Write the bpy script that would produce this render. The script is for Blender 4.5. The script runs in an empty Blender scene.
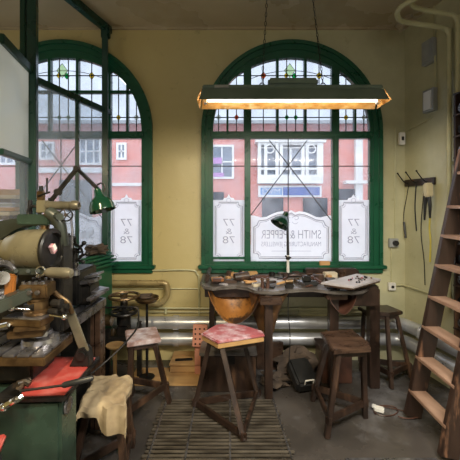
import bpy, bmesh, math, random
from mathutils import Vector, Matrix, noise
random.seed(7)
R = math.radians
F = 330.0; HZ = 205.0; CX = 230.0; CH = 1.55
COL = bpy.context.scene.collection
def P(px, py, Y): return Vector(((px-CX)*Y/F, Y, CH-(py-HZ)*Y/F))
def G(px, py, Z=0.0):
    Y = F*(CH-Z)/(py-HZ); return Vector(((px-CX)*Y/F, Y, Z))
def RW(px, py, off=0.0):          # point on the right wall
    k = (px-CX)/F; Y = (2.41-off)/(k+.2); return P(px, py, Y)

# ------------------------------------------------------------------ materials
def new_mat(name):
    m = bpy.data.materials.new(name); m.use_nodes = True
    nt = m.node_tree; nt.nodes.clear()
    out = nt.nodes.new('ShaderNodeOutputMaterial')
    return m, nt, out
def pm(name, c1, c2=None, scale=8, rough=.5, metal=0.0, bump=.1, stretch=(1,1,1), c3=None, s3=2.0, t3=(.5,.7), spec=.5, rvar=.15, detail=6, coat=0):
    m, nt, out = new_mat(name); N = nt.nodes; L = nt.links
    if c2 is None: c2 = tuple(x*.6 for x in c1)
    b = N.new('ShaderNodeBsdfPrincipled'); L.new(b.outputs[0], out.inputs[0])
    tc = N.new('ShaderNodeTexCoord'); mp = N.new('ShaderNodeMapping'); mp.inputs['Scale'].default_value = stretch
    L.new(tc.outputs['Object'], mp.inputs[0])
    n = N.new('ShaderNodeTexNoise'); n.inputs['Scale'].default_value = scale; n.inputs['Detail'].default_value = detail
    L.new(mp.outputs[0], n.inputs[0])
    cr = N.new('ShaderNodeValToRGB'); cr.color_ramp.elements[0].position = .32; cr.color_ramp.elements[1].position = .68
    cr.color_ramp.elements[0].color = (*c2, 1); cr.color_ramp.elements[1].color = (*c1, 1)
    L.new(n.outputs[0], cr.inputs[0]); colo = cr.outputs[0]
    if c3:
        n3 = N.new('ShaderNodeTexNoise'); n3.inputs['Scale'].default_value = s3; n3.inputs['Detail'].default_value = 8; n3.inputs['Roughness'].default_value = .65
        L.new(mp.outputs[0], n3.inputs[0])
        r3 = N.new('ShaderNodeValToRGB'); r3.color_ramp.elements[0].position = t3[0]; r3.color_ramp.elements[1].position = t3[1]
        L.new(n3.outputs[0], r3.inputs[0])
        mx = N.new('ShaderNodeMixRGB'); L.new(r3.outputs[0], mx.inputs[0]); L.new(colo, mx.inputs[1]); mx.inputs[2].default_value = (*c3, 1)
        colo = mx.outputs[0]
    L.new(colo, b.inputs['Base Color'])
    mr = N.new('ShaderNodeMapRange'); mr.inputs[3].default_value = max(.03, rough-rvar); mr.inputs[4].default_value = min(1, rough+rvar)
    L.new(n.outputs[0], mr.inputs[0]); L.new(mr.outputs[0], b.inputs['Roughness'])
    b.inputs['Metallic'].default_value = metal; b.inputs['Specular IOR Level'].default_value = spec
    b.inputs['Coat Weight'].default_value = coat
    if bump:
        bp = N.new('ShaderNodeBump'); bp.inputs['Strength'].default_value = bump; bp.inputs['Distance'].default_value = .01
        L.new(n.outputs[0], bp.inputs['Height']); L.new(bp.outputs[0], b.inputs['Normal'])
    return m
M = {}
M['green'] = pm('green_gloss_paint', (.010,.098,.048), (.007,.066,.034), 5, .3, bump=.05, c3=(.02,.05,.03), s3=3, t3=(.55,.8))
M['green_dark'] = pm('dark_green_partition_paint', (.010,.055,.036), (.006,.035,.024), 5, .3, bump=.05)
M['wood_dark'] = pm('dark_worn_wood', (.042,.023,.016), (.012,.007,.005), 14, .34, bump=.25, stretch=(1,1,.25), c3=(.17,.09,.05), s3=6, t3=(.55,.8))
M['wood_mid'] = pm('mid_brown_wood', (.085,.048,.031), (.025,.014,.010), 18, .3, bump=.2, stretch=(.4,1,1), c3=(.06,.03,.02), s3=4, t3=(.55,.75))
M['wood_pale'] = pm('pale_pine_wood', (.50,.31,.13), (.36,.2,.08), 14, .6, bump=.15, stretch=(.3,1,1))
M['wood_tread'] = pm('worn_pinkish_tread_wood', (.36,.23,.165), (.18,.10,.065), 12, .5, bump=.2, stretch=(1,.3,1), c3=(.16,.08,.05), s3=5, t3=(.58,.8))
M['wood_ladder'] = pm('chipped_red_brown_ladder_wood', (.042,.024,.017), (.016,.009,.007), 12, .38, bump=.3, stretch=(1,1,.2), c3=(.26,.13,.075), s3=9, t3=(.57,.7))
M['benchtop'] = pm('worn_grey_bench_surface', (.19,.175,.165), (.06,.05,.045), 12, .33, bump=.3, c3=(.05,.035,.025), s3=6, t3=(.5,.7))
M['dark_iron'] = pm('dark_oily_iron', (.035,.032,.03), (.012,.012,.012), 14, .4, .6, bump=.2, c3=(.10,.06,.03), s3=7, t3=(.58,.75))
M['mach_green'] = pm('dull_machine_green_paint', (.038,.068,.05), (.012,.022,.016), 4, .26, bump=.15, c3=(.03,.025,.02), s3=5, t3=(.55,.75))
M['mach_grey'] = pm('grey_green_machine_paint', (.038,.045,.036), (.015,.018,.015), 7, .34, bump=.15, c3=(.09,.05,.025), s3=6, t3=(.58,.75))
M['olive'] = pm('olive_machine_enamel', (.21,.185,.115), (.13,.115,.075), 6, .3, .3, bump=.1, c3=(.08,.06,.04), s3=6, t3=(.58,.78))
M['olive_dark'] = pm('dark_olive_machine_enamel', (.17,.15,.105), (.09,.08,.055), 9, .32, .3, bump=.1)
M['steel'] = pm('bare_machined_steel', (.36,.35,.38), (.13,.125,.13), 16, .3, .85, bump=.05, c3=(.14,.09,.05), s3=7, t3=(.56,.75))
M['brass'] = pm('oily_bronze_metal', (.22,.14,.065), (.07,.042,.022), 14, .35, .75, bump=.1, c3=(.04,.03,.02), s3=7, t3=(.55,.7))
M['pipe'] = pm('aluminium_painted_pipe', (.62,.63,.66), (.45,.45,.47), 7, .33, .6, bump=.1, c3=(.28,.26,.24), s3=5, t3=(.6,.8))
M['pipe_gold'] = pm('yellowed_brown_painted_pipe', (.46,.36,.17), (.30,.22,.10), 6, .3, .3, bump=.1)
M['chrome'] = pm('polished_chrome', (.7,.7,.68), (.55,.54,.5), 10, .15, 1, bump=0)
M['red'] = pm('red_painted_tray', (.34,.05,.042), (.27,.04,.033), 4, .3, bump=.05, c3=(.40,.17,.15), s3=4, t3=(.5,.75), spec=.5)
M['pinkpad'] = pm('faded_red_leather', (.42,.13,.15), (.30,.07,.08), 10, .45, bump=.15, c3=(.62,.50,.56), s3=6, t3=(.48,.65))
M['fadedseat'] = pm('worn_paint_splashed_seat', (.34,.22,.20), (.20,.12,.11), 12, .5, bump=.2, c3=(.50,.47,.52), s3=6, t3=(.48,.65))
M['canvas'] = pm('stained_canvas_cloth', (.36,.28,.17), (.18,.13,.075), 9, .8, bump=.5, c3=(.2,.13,.07), s3=5, t3=(.58,.78))
M['leather'] = pm('tan_leather_skin', (.46,.20,.045), (.22,.085,.02), 6, .4, bump=.25, c3=(.035,.02,.014), s3=4.5, t3=(.46,.56))
M['leather_stained'] = pm('black_stained_leather', (.20,.10,.04), (.06,.03,.015), 6, .5, bump=.3, c3=(.45,.20,.05), s3=5, t3=(.58,.72))
M['leather_dark'] = pm('dark_red_brown_leather', (.10,.042,.028), (.04,.02,.014), 9, .4, bump=.3)
M['sack'] = pm('brown_sacking', (.085,.058,.04), (.035,.024,.018), 9, .85, bump=.5)
M['black'] = pm('black_plastic', (.02,.02,.02), (.012,.012,.012), 10, .4, bump=.05)
M['white'] = pm('white_plastic', (.75,.74,.70), (.6,.58,.54), 10, .4, bump=.03)
M['cream'] = pm('cream_painted_metal', (.52,.50,.30), (.40,.38,.22), 7, .35, bump=.08)
M['greybox'] = pm('grey_enamel_box', (.36,.38,.38), (.28,.29,.29), 8, .4, .1, bump=.05)
M['cork'] = pm('sawn_wood_block', (.60,.36,.15), (.42,.22,.09), 15, .7, bump=.1)
M['paper'] = pm('aged_paper', (.62,.55,.42), (.48,.4,.28), 8, .8, bump=.1)
M['whiteboard'] = pm('grey_white_work_board', (.44,.41,.42), (.32,.29,.29), 14, .4, bump=.1, c3=(.25,.16,.11), s3=8, t3=(.6,.75))
M['orange'] = pm('orange_painted_iron', (.34,.13,.03), (.2,.07,.015), 8, .45, bump=.1)
M['yellow'] = pm('yellow_plastic', (.68,.58,.10), (.5,.42,.07), 8, .4, bump=.05)
M['beige'] = pm('beige_plastic', (.66,.58,.38), (.52,.45,.28), 8, .45, bump=.05)
M['pegboard'] = pm('pinkish_block', (.55,.24,.16), (.42,.17,.11), 10, .6, bump=.1)
M['lead'] = pm('lead_came', (.045,.045,.05), (.03,.03,.035), 10, .6, .2, bump=0)
M['window_white'] = pm('white_window_paint', (.78,.78,.76), (.66,.66,.66), 3, .6, bump=0)
M['reflector'] = pm('stained_lamp_reflector_inside', (.85,.50,.17), (.50,.25,.06), 22, .5, bump=.3, stretch=(.6,1,1), c3=(.95,.72,.42), s3=14, t3=(.5,.7))
M['lampgreen'] = pm('dark_green_lamp_enamel', (.15,.20,.17), (.10,.15,.12), 5, .4, bump=.05)
M['shade'] = pm('bottle_green_lamp_enamel', (.004,.030,.015), (.003,.022,.011), 5, .12, bump=0)
M['grout'] = pm('dark_slat_wood', (.14,.12,.095), (.035,.028,.022), 26, .34, .3, bump=.2, stretch=(.2,1,1))

def emis(name, col, s):
    m, nt, out = new_mat(name); e = nt.nodes.new('ShaderNodeEmission'); e.inputs[0].default_value = (*col, 1); e.inputs[1].default_value = s
    nt.links.new(e.outputs[0], out.inputs[0]); return m
M['tube'] = emis('lit_fluorescent_tube', (1,.93,.80), 5)
def glassm(name, tint=(1,1,1), gloss=.06, haze=0.0, hazecol=(.8,.85,.9), nscale=3, rough=.05):
    m, nt, out = new_mat(name); N = nt.nodes; L = nt.links
    t = N.new('ShaderNodeBsdfTransparent'); t.inputs[0].default_value = (*tint, 1)
    g = N.new('ShaderNodeBsdfGlossy'); g.inputs['Roughness'].default_value = rough
    mx = N.new('ShaderNodeMixShader'); mx.inputs[0].default_value = gloss
    L.new(t.outputs[0], mx.inputs[1]); L.new(g.outputs[0], mx.inputs[2]); o = mx.outputs[0]
    if haze:
        tr = N.new('ShaderNodeBsdfTranslucent'); tr.inputs[0].default_value = (*hazecol, 1)
        df = N.new('ShaderNodeBsdfDiffuse'); df.inputs[0].default_value = (*hazecol, 1)
        a = N.new('ShaderNodeMixShader'); a.inputs[0].default_value = .12
        L.new(tr.outputs[0], a.inputs[1]); L.new(df.outputs[0], a.inputs[2])
        tc = N.new('ShaderNodeTexCoord'); n = N.new('ShaderNodeTexNoise'); n.inputs['Scale'].default_value = nscale; n.inputs['Detail'].default_value = 7
        L.new(tc.outputs['Object'], n.inputs[0])
        mr = N.new('ShaderNodeMapRange'); mr.inputs[1].default_value = .3; mr.inputs[2].default_value = .7
        mr.inputs[3].default_value = max(0, haze-.12); mr.inputs[4].default_value = min(1, haze+.12); L.new(n.outputs[0], mr.inputs[0])
        m2 = N.new('ShaderNodeMixShader'); L.new(mr.outputs[0], m2.inputs[0]); L.new(o, m2.inputs[1]); L.new(a.outputs[0], m2.inputs[2]); o = m2.outputs[0]
    L.new(o, out.inputs[0]); return m
M['glass'] = glassm('clear_window_glass', (.97,.98,1), .006, .12, (.8,.84,.9))
M['fan_glass'] = glassm('dusty_dimmed_fanlight_glass', (.66,.69,.73), .02, .12, (.7,.74,.8), 4)  # grey tint put in to dim the bright sky behind
M['part_glass'] = glassm('dusty_partition_glass', (.9,.92,.94), .02, .22, (.7,.76,.8))
M['frost'] = glassm('etched_white_glass', (1,1,1), .02, .90, (.97,.98,1), 2)
M['frost_part'] = glassm('frosted_partition_glass', (1,1,1), .02, .86, (.86,.90,.88), 9)
def rough_glass():
    m, nt, out = new_mat('frosted_partition_glass'); N = nt.nodes; L = nt.links
    r = N.new('ShaderNodeBsdfRefraction'); r.inputs['Roughness'].default_value = .38; r.inputs['IOR'].default_value = 1.12; r.inputs[0].default_value = (.97,1,.98,1)
    t = N.new('ShaderNodeBsdfTranslucent'); t.inputs[0].default_value = (.9,.93,.92,1)
    tc = N.new('ShaderNodeTexCoord'); n = N.new('ShaderNodeTexNoise'); n.inputs['Scale'].default_value = 5; n.inputs['Detail'].default_value = 8; L.new(tc.outputs['Object'], n.inputs[0])
    mr = N.new('ShaderNodeMapRange'); mr.inputs[1].default_value = .3; mr.inputs[2].default_value = .7; mr.inputs[3].default_value = .35; mr.inputs[4].default_value = .9; L.new(n.outputs[0], mr.inputs[0])
    mx = N.new('ShaderNodeMixShader'); L.new(mr.outputs[0], mx.inputs[0]); L.new(r.outputs[0], mx.inputs[1]); L.new(t.outputs[0], mx.inputs[2]); L.new(mx.outputs[0], out.inputs[0]); return m
M['frost_part'] = rough_glass()
M['etchline'] = pm('grey_etched_line', (.40,.40,.48), (.31,.31,.40), 5, .7, bump=0)
M['g_yellow'] = glassm('yellow_stained_glass', (1,.80,.18), .02, .35, (1,.8,.15))
M['g_orange'] = glassm('orange_stained_glass', (1,.28,.02), .02, .3, (.95,.4,.08))
M['g_green'] = glassm('green_stained_glass', (.03,.6,.22), .02, .3, (.08,.6,.3))
M['g_pale'] = glassm('pale_stained_glass', (.88,1,.75), .02, .3, (.8,.95,.6))
M['g_clear'] = glassm('clear_diamond_glass', (.9,.9,.8), .04, .3, (.9,.9,.8))

def wall_mat():
    m, nt, out = new_mat('aged_cream_paint_warm_lit_left'); N = nt.nodes; L = nt.links
    b = N.new('ShaderNodeBsdfPrincipled'); L.new(b.outputs[0], out.inputs[0])
    tc = N.new('ShaderNodeTexCoord')
    n = N.new('ShaderNodeTexNoise'); n.inputs['Scale'].default_value = 1.6; n.inputs['Detail'].default_value = 9; n.inputs['Roughness'].default_value = .6
    L.new(tc.outputs['Object'], n.inputs[0])
    cr = N.new('ShaderNodeValToRGB'); e = cr.color_ramp.elements
    e[0].position = .3; e[0].color = (.40,.38,.23,1); e[1].position = .7; e[1].color = (.58,.56,.37,1)
    L.new(n.outputs[0], cr.inputs[0])
    # warm lamp glow painted into the wall colour, stronger towards the left
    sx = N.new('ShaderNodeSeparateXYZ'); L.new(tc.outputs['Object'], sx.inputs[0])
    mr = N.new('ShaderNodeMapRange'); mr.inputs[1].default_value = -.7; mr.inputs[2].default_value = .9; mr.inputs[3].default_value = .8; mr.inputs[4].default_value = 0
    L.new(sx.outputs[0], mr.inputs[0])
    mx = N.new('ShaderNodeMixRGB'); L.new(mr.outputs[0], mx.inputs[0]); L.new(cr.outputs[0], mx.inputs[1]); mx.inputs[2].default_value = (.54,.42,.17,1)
    # scuffs
    n2 = N.new('ShaderNodeTexNoise'); n2.inputs['Scale'].default_value = 9; n2.inputs['Detail'].default_value = 10; n2.inputs['Roughness'].default_value = .7
    L.new(tc.outputs['Object'], n2.inputs[0])
    r2 = N.new('ShaderNodeValToRGB'); r2.color_ramp.elements[0].position = .60; r2.color_ramp.elements[1].position = .74
    r2.color_ramp.elements[1].color = (.6,.6,.6,1)
    L.new(n2.outputs[0], r2.inputs[0])
    m2 = N.new('ShaderNodeMixRGB'); L.new(r2.outputs[0], m2.inputs[0]); L.new(mx.outputs[0], m2.inputs[1]); m2.inputs[2].default_value = (.25,.2,.1,1)
    L.new(m2.outputs[0], b.inputs['Base Color']); b.inputs['Roughness'].default_value = .3
    bp = N.new('ShaderNodeBump'); bp.inputs['Strength'].default_value = .35; bp.inputs['Distance'].default_value = .02
    L.new(n.outputs[0], bp.inputs['Height']); L.new(bp.outputs[0], b.inputs['Normal'])
    return m
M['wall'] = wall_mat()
M['ceiling'] = pm('tobacco_stained_ceiling_paint', (.46,.38,.25), (.36,.29,.18), 1.5, .28, bump=.3, c3=(.54,.47,.34), s3=1.2, t3=(.5,.8))
M['floor'] = pm('worn_dark_concrete_floor', (.072,.062,.056), (.026,.023,.021), 2.2, .27, bump=.1, c3=(.15,.145,.15), s3=.9, t3=(.50,.62), rvar=.14)
def brick_mat():
    m, nt, out = new_mat('red_brick_wall'); N = nt.nodes; L = nt.links
    b = N.new('ShaderNodeBsdfPrincipled'); L.new(b.outputs[0], out.inputs[0]); b.inputs['Roughness'].default_value = .8
    tc = N.new('ShaderNodeTexCoord'); mp = N.new('ShaderNodeMapping'); mp.inputs['Rotation'].default_value = (R(90),0,0)
    L.new(tc.outputs['Object'], mp.inputs[0])
    br = N.new('ShaderNodeTexBrick'); br.inputs['Scale'].default_value = 4.5; br.inputs['Color1'].default_value = (.52,.15,.13,1); br.inputs['Color2'].default_value = (.64,.24,.20,1)
    br.inputs['Mortar'].default_value = (.72,.5,.46,1); br.inputs['Mortar Size'].default_value = .02
    L.new(mp.outputs[0], br.inputs[0]); L.new(br.outputs[0], b.inputs['Base Color']); return m
M['brick'] = brick_mat()
M['stone'] = pm('pale_stone', (.72,.72,.7), (.6,.6,.6), 2, .8, bump=0)
M['facade_glass'] = pm('street_window_glass', (.12,.16,.22), (.34,.38,.44), 1.2, .7, bump=0, spec=.1)
M['shop_dark'] = pm('grey_shop_window', (.04,.045,.055), (.09,.10,.12), 1.5, .7, bump=0, spec=.1)
M['sign_blue'] = pm('blue_sign_panel', (.05,.11,.38), (.04,.10,.34), 2, .8, bump=0)
M['sign_sky'] = pm('light_blue_sign_panel', (.10,.27,.58), (.1,.25,.52), 2, .8, bump=0)
M['purple'] = pm('purple_poster', (.42,.22,.5), (.5,.3,.55), 2, .6, bump=0)
M['tarmac'] = pm('street_tarmac', (.14,.14,.14), (.1,.1,.1), 4, .8)

# ------------------------------------------------------------------ mesh builder
def frame_of(d, up=Vector((0,0,1))):
    d = d.normalized(); up = Vector(up)
    if abs(d.dot(up)) > .97: up = Vector((0,1,0))
    x = d.cross(up).normalized(); z = x.cross(d).normalized(); return x, z
class MB:
    def __init__(s): s.bm = bmesh.new()
    def _hull8(s, c8, bev=0):
        vs = [s.bm.verts.new(c) for c in c8]
        fs = [s.bm.faces.new([vs[i] for i in q]) for q in ((0,1,3,2),(4,6,7,5),(0,4,5,1),(2,3,7,6),(0,2,6,4),(1,5,7,3))]
        if bev:
            es = list({e for f in fs for e in f.edges})
            bmesh.ops.bevel(s.bm, geom=es, offset=bev, segments=2, affect='EDGES', clamp_overlap=True)
        return s
    def box(s, c, size, rz=0, bev=0, rx=0, ry=0):
        m = Matrix.Rotation(rz,3,'Z') @ Matrix.Rotation(ry,3,'Y') @ Matrix.Rotation(rx,3,'X'); c = Vector(c)
        return s._hull8([c + m @ Vector((i*size[0]/2, j*size[1]/2, k*size[2]/2)) for i in (-1,1) for j in (-1,1) for k in (-1,1)], bev)
    def bb(s, x0, x1, y0, y1, z0, z1, bev=0):
        return s.box(((x0+x1)/2,(y0+y1)/2,(z0+z1)/2), (x1-x0,y1-y0,z1-z0), bev=bev)
    def bar(s, a, b, w, t, up=(0,0,1), bev=0, w2=None, t2=None):
        a = Vector(a); b = Vector(b); x, z = frame_of(b-a, Vector(up)); w2 = w2 or w; t2 = t2 or t
        c8 = []
        for i in (-1,1):
            for (p, ww, tt) in ((a,w,t),(b,w2,t2)):
                for k in (-1,1): c8.append(p + x*i*ww/2 + z*k*tt/2)
        return s._hull8(c8, bev)
    def ring_sweep(s, rings, close=False, caps=True):
        vr = [[s.bm.verts.new(p) for p in r] for r in rings]; n = len(vr[0]); m = len(vr)
        for i in range(m if close else m-1):
            a = vr[i]; b = vr[(i+1)%m]
            for j in range(n): s.bm.faces.new((a[j], a[(j+1)%n], b[(j+1)%n], b[j]))
        if caps and not close:
            if n > 2: s.bm.faces.new(vr[0][::-1]); s.bm.faces.new(vr[-1])
        return s
    def lathe(s, base, axis, prof, n=20):
        base = Vector(base); d = Vector(axis).normalized(); x, z = frame_of(d)
        return s.ring_sweep([[base + d*h + (x*math.cos(2*math.pi*j/n) + z*math.sin(2*math.pi*j/n))*max(r,.0004) for j in range(n)] for r, h in prof])
    def cyl(s, a, b, r, r2=None, n=16):
        a = Vector(a); b = Vector(b); L = (b-a).length; return s.lathe(a, b-a, [(r,0),(r if r2 is None else r2, L)], n)
    def tube(s, pts, r, n=8, close=False):
        pts = [Vector(p) for p in pts]; m = len(pts); rings = []; px = None
        for i, p in enumerate(pts):
            a = pts[(i-1)%m] if (close or i > 0) else p; b = pts[(i+1)%m] if (close or i < m-1) else p
            d = (b-a).normalized()
            if px is None: x, z = frame_of(d)
            else:
                x = (px - d*px.dot(d));
                x = x.normalized() if x.length > 1e-5 else frame_of(d)[0]
                z = x.cross(d).normalized()
            px = x; rr = r[i] if isinstance(r, (list, tuple)) else r
            rings.append([p + (x*math.cos(2*math.pi*j/n) + z*math.sin(2*math.pi*j/n))*rr for j in range(n)])
        return s.ring_sweep(rings, close)
    def torus(s, c, axis, Rr, r, n=28, m=8):
        c = Vector(c); x, z = frame_of(Vector(axis))
        return s.tube([c + (x*math.cos(2*math.pi*i/n)+z*math.sin(2*math.pi*i/n))*Rr for i in range(n)], r, m, True)
    def prism(s, pts, vec, bev=0):
        vec = Vector(vec); a = [s.bm.verts.new(Vector(p)) for p in pts]; b = [s.bm.verts.new(Vector(p)+vec) for p in pts]; n = len(a)
        fs = [s.bm.faces.new(a[::-1]), s.bm.faces.new(b)]
        for i in range(n): fs.append(s.bm.faces.new((a[i], a[(i+1)%n], b[(i+1)%n], b[i])))
        if bev: bmesh.ops.bevel(s.bm, geom=list({e for f in fs[:2] for e in f.edges}), offset=bev, segments=2, affect='EDGES')
        return s
    def strip(s, outer, inner, vec, close=False):       # solid ribbon between two polylines
        vec = Vector(vec); s.ring_sweep([[Vector(o), Vector(i), Vector(i)+vec, Vector(o)+vec] for o, i in zip(outer, inner)], close); return s
    def sheet(s, grid, th):
        nu = len(grid); nv = len(grid[0]); g = [[Vector(p) for p in r] for r in grid]; top = []; bot = []
        for i in range(nu):
            tr = []; br = []
            for j in range(nv):
                du = g[min(i+1,nu-1)][j]-g[max(i-1,0)][j]; dv = g[i][min(j+1,nv-1)]-g[i][max(j-1,0)]
                nn = du.cross(dv); nn = nn.normalized() if nn.length > 1e-9 else Vector((0,0,1))
                tr.append(s.bm.verts.new(g[i][j])); br.append(s.bm.verts.new(g[i][j]-nn*th))
            top.append(tr); bot.append(br)
        for i in range(nu-1):
            for j in range(nv-1):
                s.bm.faces.new((top[i][j],top[i+1][j],top[i+1][j+1],top[i][j+1])); s.bm.faces.new((bot[i][j],bot[i][j+1],bot[i+1][j+1],bot[i+1][j]))
        for i in range(nu-1):
            for j in (0, nv-1): s.bm.faces.new((top[i][j],bot[i][j],bot[i+1][j],top[i+1][j]))
        for j in range(nv-1):
            for i in (0, nu-1): s.bm.faces.new((top[i][j],top[i][j+1],bot[i][j+1],bot[i][j]))
        return s
    def ball(s, c, r, sc=(1,1,1), jit=0, sub=2):
        m = bmesh.ops.create_icosphere(s.bm, subdivisions=sub, radius=r); c = Vector(c)
        for v in m['verts']:
            k = 1 + jit*noise.noise(v.co*(2.2/r) + c*7) if jit else 1
            v.co = Vector((v.co.x*sc[0]*k, v.co.y*sc[1]*k, v.co.z*sc[2]*k)) + c
        return s
    def wheel(s, c, axis, Rr, r, spokes=5, hub=.3):
        c = Vector(c); x, z = frame_of(Vector(axis)); a = Vector(axis).normalized()
        s.torus(c, axis, Rr, r); s.cyl(c-a*r*1.8, c+a*r*1.8, Rr*hub)
        for k in range(spokes):
            t = 2*math.pi*k/spokes; s.cyl(c, c+(x*math.cos(t)+z*math.sin(t))*Rr, r*.8, n=6)
        return s
    def build(s, name, mat, parent=None, label=None, cat=None, group=None, kind=None, smooth=35):
        bmesh.ops.recalc_face_normals(s.bm, faces=s.bm.faces)
        me = bpy.data.meshes.new(name)
        o = bpy.data.objects.new(name, me); COL.objects.link(o)
        if parent is None:
            vs = s.bm.verts; lo = [min(v.co[i] for v in vs) for i in range(3)]; hi = [max(v.co[i] for v in vs) for i in range(3)]
            off = Vector(((lo[0]+hi[0])/2, (lo[1]+hi[1])/2, lo[2])) if kind != 'structure' else Vector((0,0,0)); o.location = off
        else:
            o.parent = parent; off = root_off(parent)
        for v in s.bm.verts: v.co -= off
        s.bm.to_mesh(me); s.bm.free()
        me.materials.append(M[mat] if isinstance(mat, str) else mat)
        for p in me.polygons: p.use_smooth = True
        me.set_sharp_from_angle(angle=R(smooth))
        tag(o, label, cat, group, kind); return o
def root_off(o):
    v = Vector((0,0,0))
    while o is not None: v = v + o.location; o = o.parent
    return v
def tag(o, label=None, cat=None, group=None, kind=None):
    if label: o['label'] = label
    if cat: o['category'] = cat
    if group: o['group'] = group
    if kind: o['kind'] = kind
    return o
def empty(name, loc, label=None, cat=None, group=None, kind=None):
    o = bpy.data.objects.new(name, None); o.empty_display_size = .05; COL.objects.link(o); o.location = loc
    return tag(o, label, cat, group, kind)
def copy_tree(o, parent=None):
    c = o.copy(); COL.objects.link(c); c.parent = parent
    for ch in [q for q in bpy.data.objects if q.parent == o and q != c]: copy_tree(ch, c)
    return c
def arcpts(c, r, a0, a1, n, plane='xz', y=0):
    return [Vector((c[0]+r*math.cos(R(a0+(a1-a0)*i/n)), y, c[1]+r*math.sin(R(a0+(a1-a0)*i/n)))) for i in range(n+1)]
def smooth_path(pts, k=6):
    pts = [Vector(p) for p in pts]; out = []; n = len(pts)
    for i in range(n-1):
        p0 = pts[max(i-1,0)]; p1 = pts[i]; p2 = pts[i+1]; p3 = pts[min(i+2,n-1)]
        for j in range(k):
            t = j/k; out.append(.5*((2*p1)+(p2-p0)*t+(2*p0-5*p1+4*p2-p3)*t*t+(3*p1-p0-3*p2+p3)*t**3))
    out.append(pts[-1]); return out
def text(name, s, c, width, mat, parent, mirror=True, height=None, facing='in'):
    cu = bpy.data.curves.new('tmp', 'FONT'); cu.body = s; cu.extrude = .0; cu.align_x = 'CENTER'; cu.align_y = 'CENTER'; cu.size = 1; cu.offset = -.012
    to = bpy.data.objects.new('tmp', cu); COL.objects.link(to); bpy.context.view_layer.update()
    me = bpy.data.meshes.new_from_object(to.evaluated_get(bpy.context.evaluated_depsgraph_get())); bpy.data.objects.remove(to); bpy.data.curves.remove(cu)
    xs = [v.co.x for v in me.vertices]; ys = [v.co.y for v in me.vertices]
    kx = width/(max(xs)-min(xs)); mx_ = (max(xs)+min(xs))/2; my_ = (max(ys)+min(ys))/2
    ky = (height/(max(ys)-min(ys))) if height else kx
    off = root_off(parent); sg = -1 if mirror else 1
    for v in me.vertices:
        v.co = Vector((c[0]+sg*(v.co.x-mx_)*kx, c[1], c[2]+(v.co.y-my_)*ky)) - off
    me.materials.append(M[mat]); me.name = name
    o = bpy.data.objects.new(name, me); COL.objects.link(o); o.parent = parent
    return o

# ------------------------------------------------------------------ room shell
WY = 3.3; CE = 3.32; SPR = 2.29; SIL = .95; RAD = .9
WIN = [(-1.67,), (.615,)]
def arch_top(x, xc, r): return SPR + math.sqrt(max(0, r*r-(x-xc)**2))
xs = {-2.9, 1.80}
for (xc,) in WIN:
    for i in range(41): xs.add(round(xc - .885*math.cos(math.pi*i/40), 5))
xs = sorted(xs)
w = MB(); TH = .16
def quadbox(x0, x1, z0a, z0b, z1a, z1b):
    w._hull8([(x0,WY,z0a),(x0,WY,z1a),(x0,WY+TH,z0a),(x0,WY+TH,z1a),(x1,WY,z0b),(x1,WY,z1b),(x1,WY+TH,z0b),(x1,WY+TH,z1b)])
for a, b in zip(xs[:-1], xs[1:]):
    mid = (a+b)/2; hole = None
    for (xc,) in WIN:
        if abs(mid-xc) < .885: hole = xc
    if hole is None: quadbox(a, b, 0, 0, CE, CE)
    else:
        quadbox(a, b, 0, 0, SIL-.01, SIL-.01)
        ta = arch_top(a, hole, .885); tb = arch_top(b, hole, .885); quadbox(a, b, ta, tb, CE, CE)
bmesh.ops.remove_doubles(w.bm, verts=w.bm.verts, dist=1e-4)
# drop internal faces shared by neighbouring columns
seen = {}; w.bm.verts.index_update()
for f in list(w.bm.faces):
    k = tuple(sorted(v.index for v in f.verts)); seen.setdefault(k, []).append(f)
bmesh.ops.delete(w.bm, geom=[f for fs in seen.values() if len(fs) > 1 for f in fs], context='FACES')
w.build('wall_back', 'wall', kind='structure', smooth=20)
rwv = Vector((.2,-1,0)).normalized(); YB = -3.2
def rwp(Y, Z, off=0): return Vector((1.75+.2*(3.3-Y)-off*.98, Y-off*.196, Z))
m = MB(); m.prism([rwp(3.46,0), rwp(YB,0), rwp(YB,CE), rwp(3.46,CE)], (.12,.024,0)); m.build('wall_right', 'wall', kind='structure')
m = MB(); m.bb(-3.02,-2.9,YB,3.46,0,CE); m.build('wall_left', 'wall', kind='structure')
m = MB(); m.bb(-3.02,3.3,YB-.12,YB,0,CE); m.build('wall_rear', 'wall', kind='structure')
m = MB(); m.bb(-3.02,3.3,YB-.12,3.46,-.1,0); m.build('floor', 'floor', kind='structure')
m = MB(); m.bb(-3.02,3.3,YB-.12,3.46,CE,CE+.1); m.build('ceiling', 'ceiling', kind='structure')
# narrow picture-rail like ridge where ceiling meets the back wall
m = MB(); m.bb(-2.9,1.74,3.275,3.3,CE-.022,CE); m.build('trim_1', 'ceiling', kind='structure')

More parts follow.
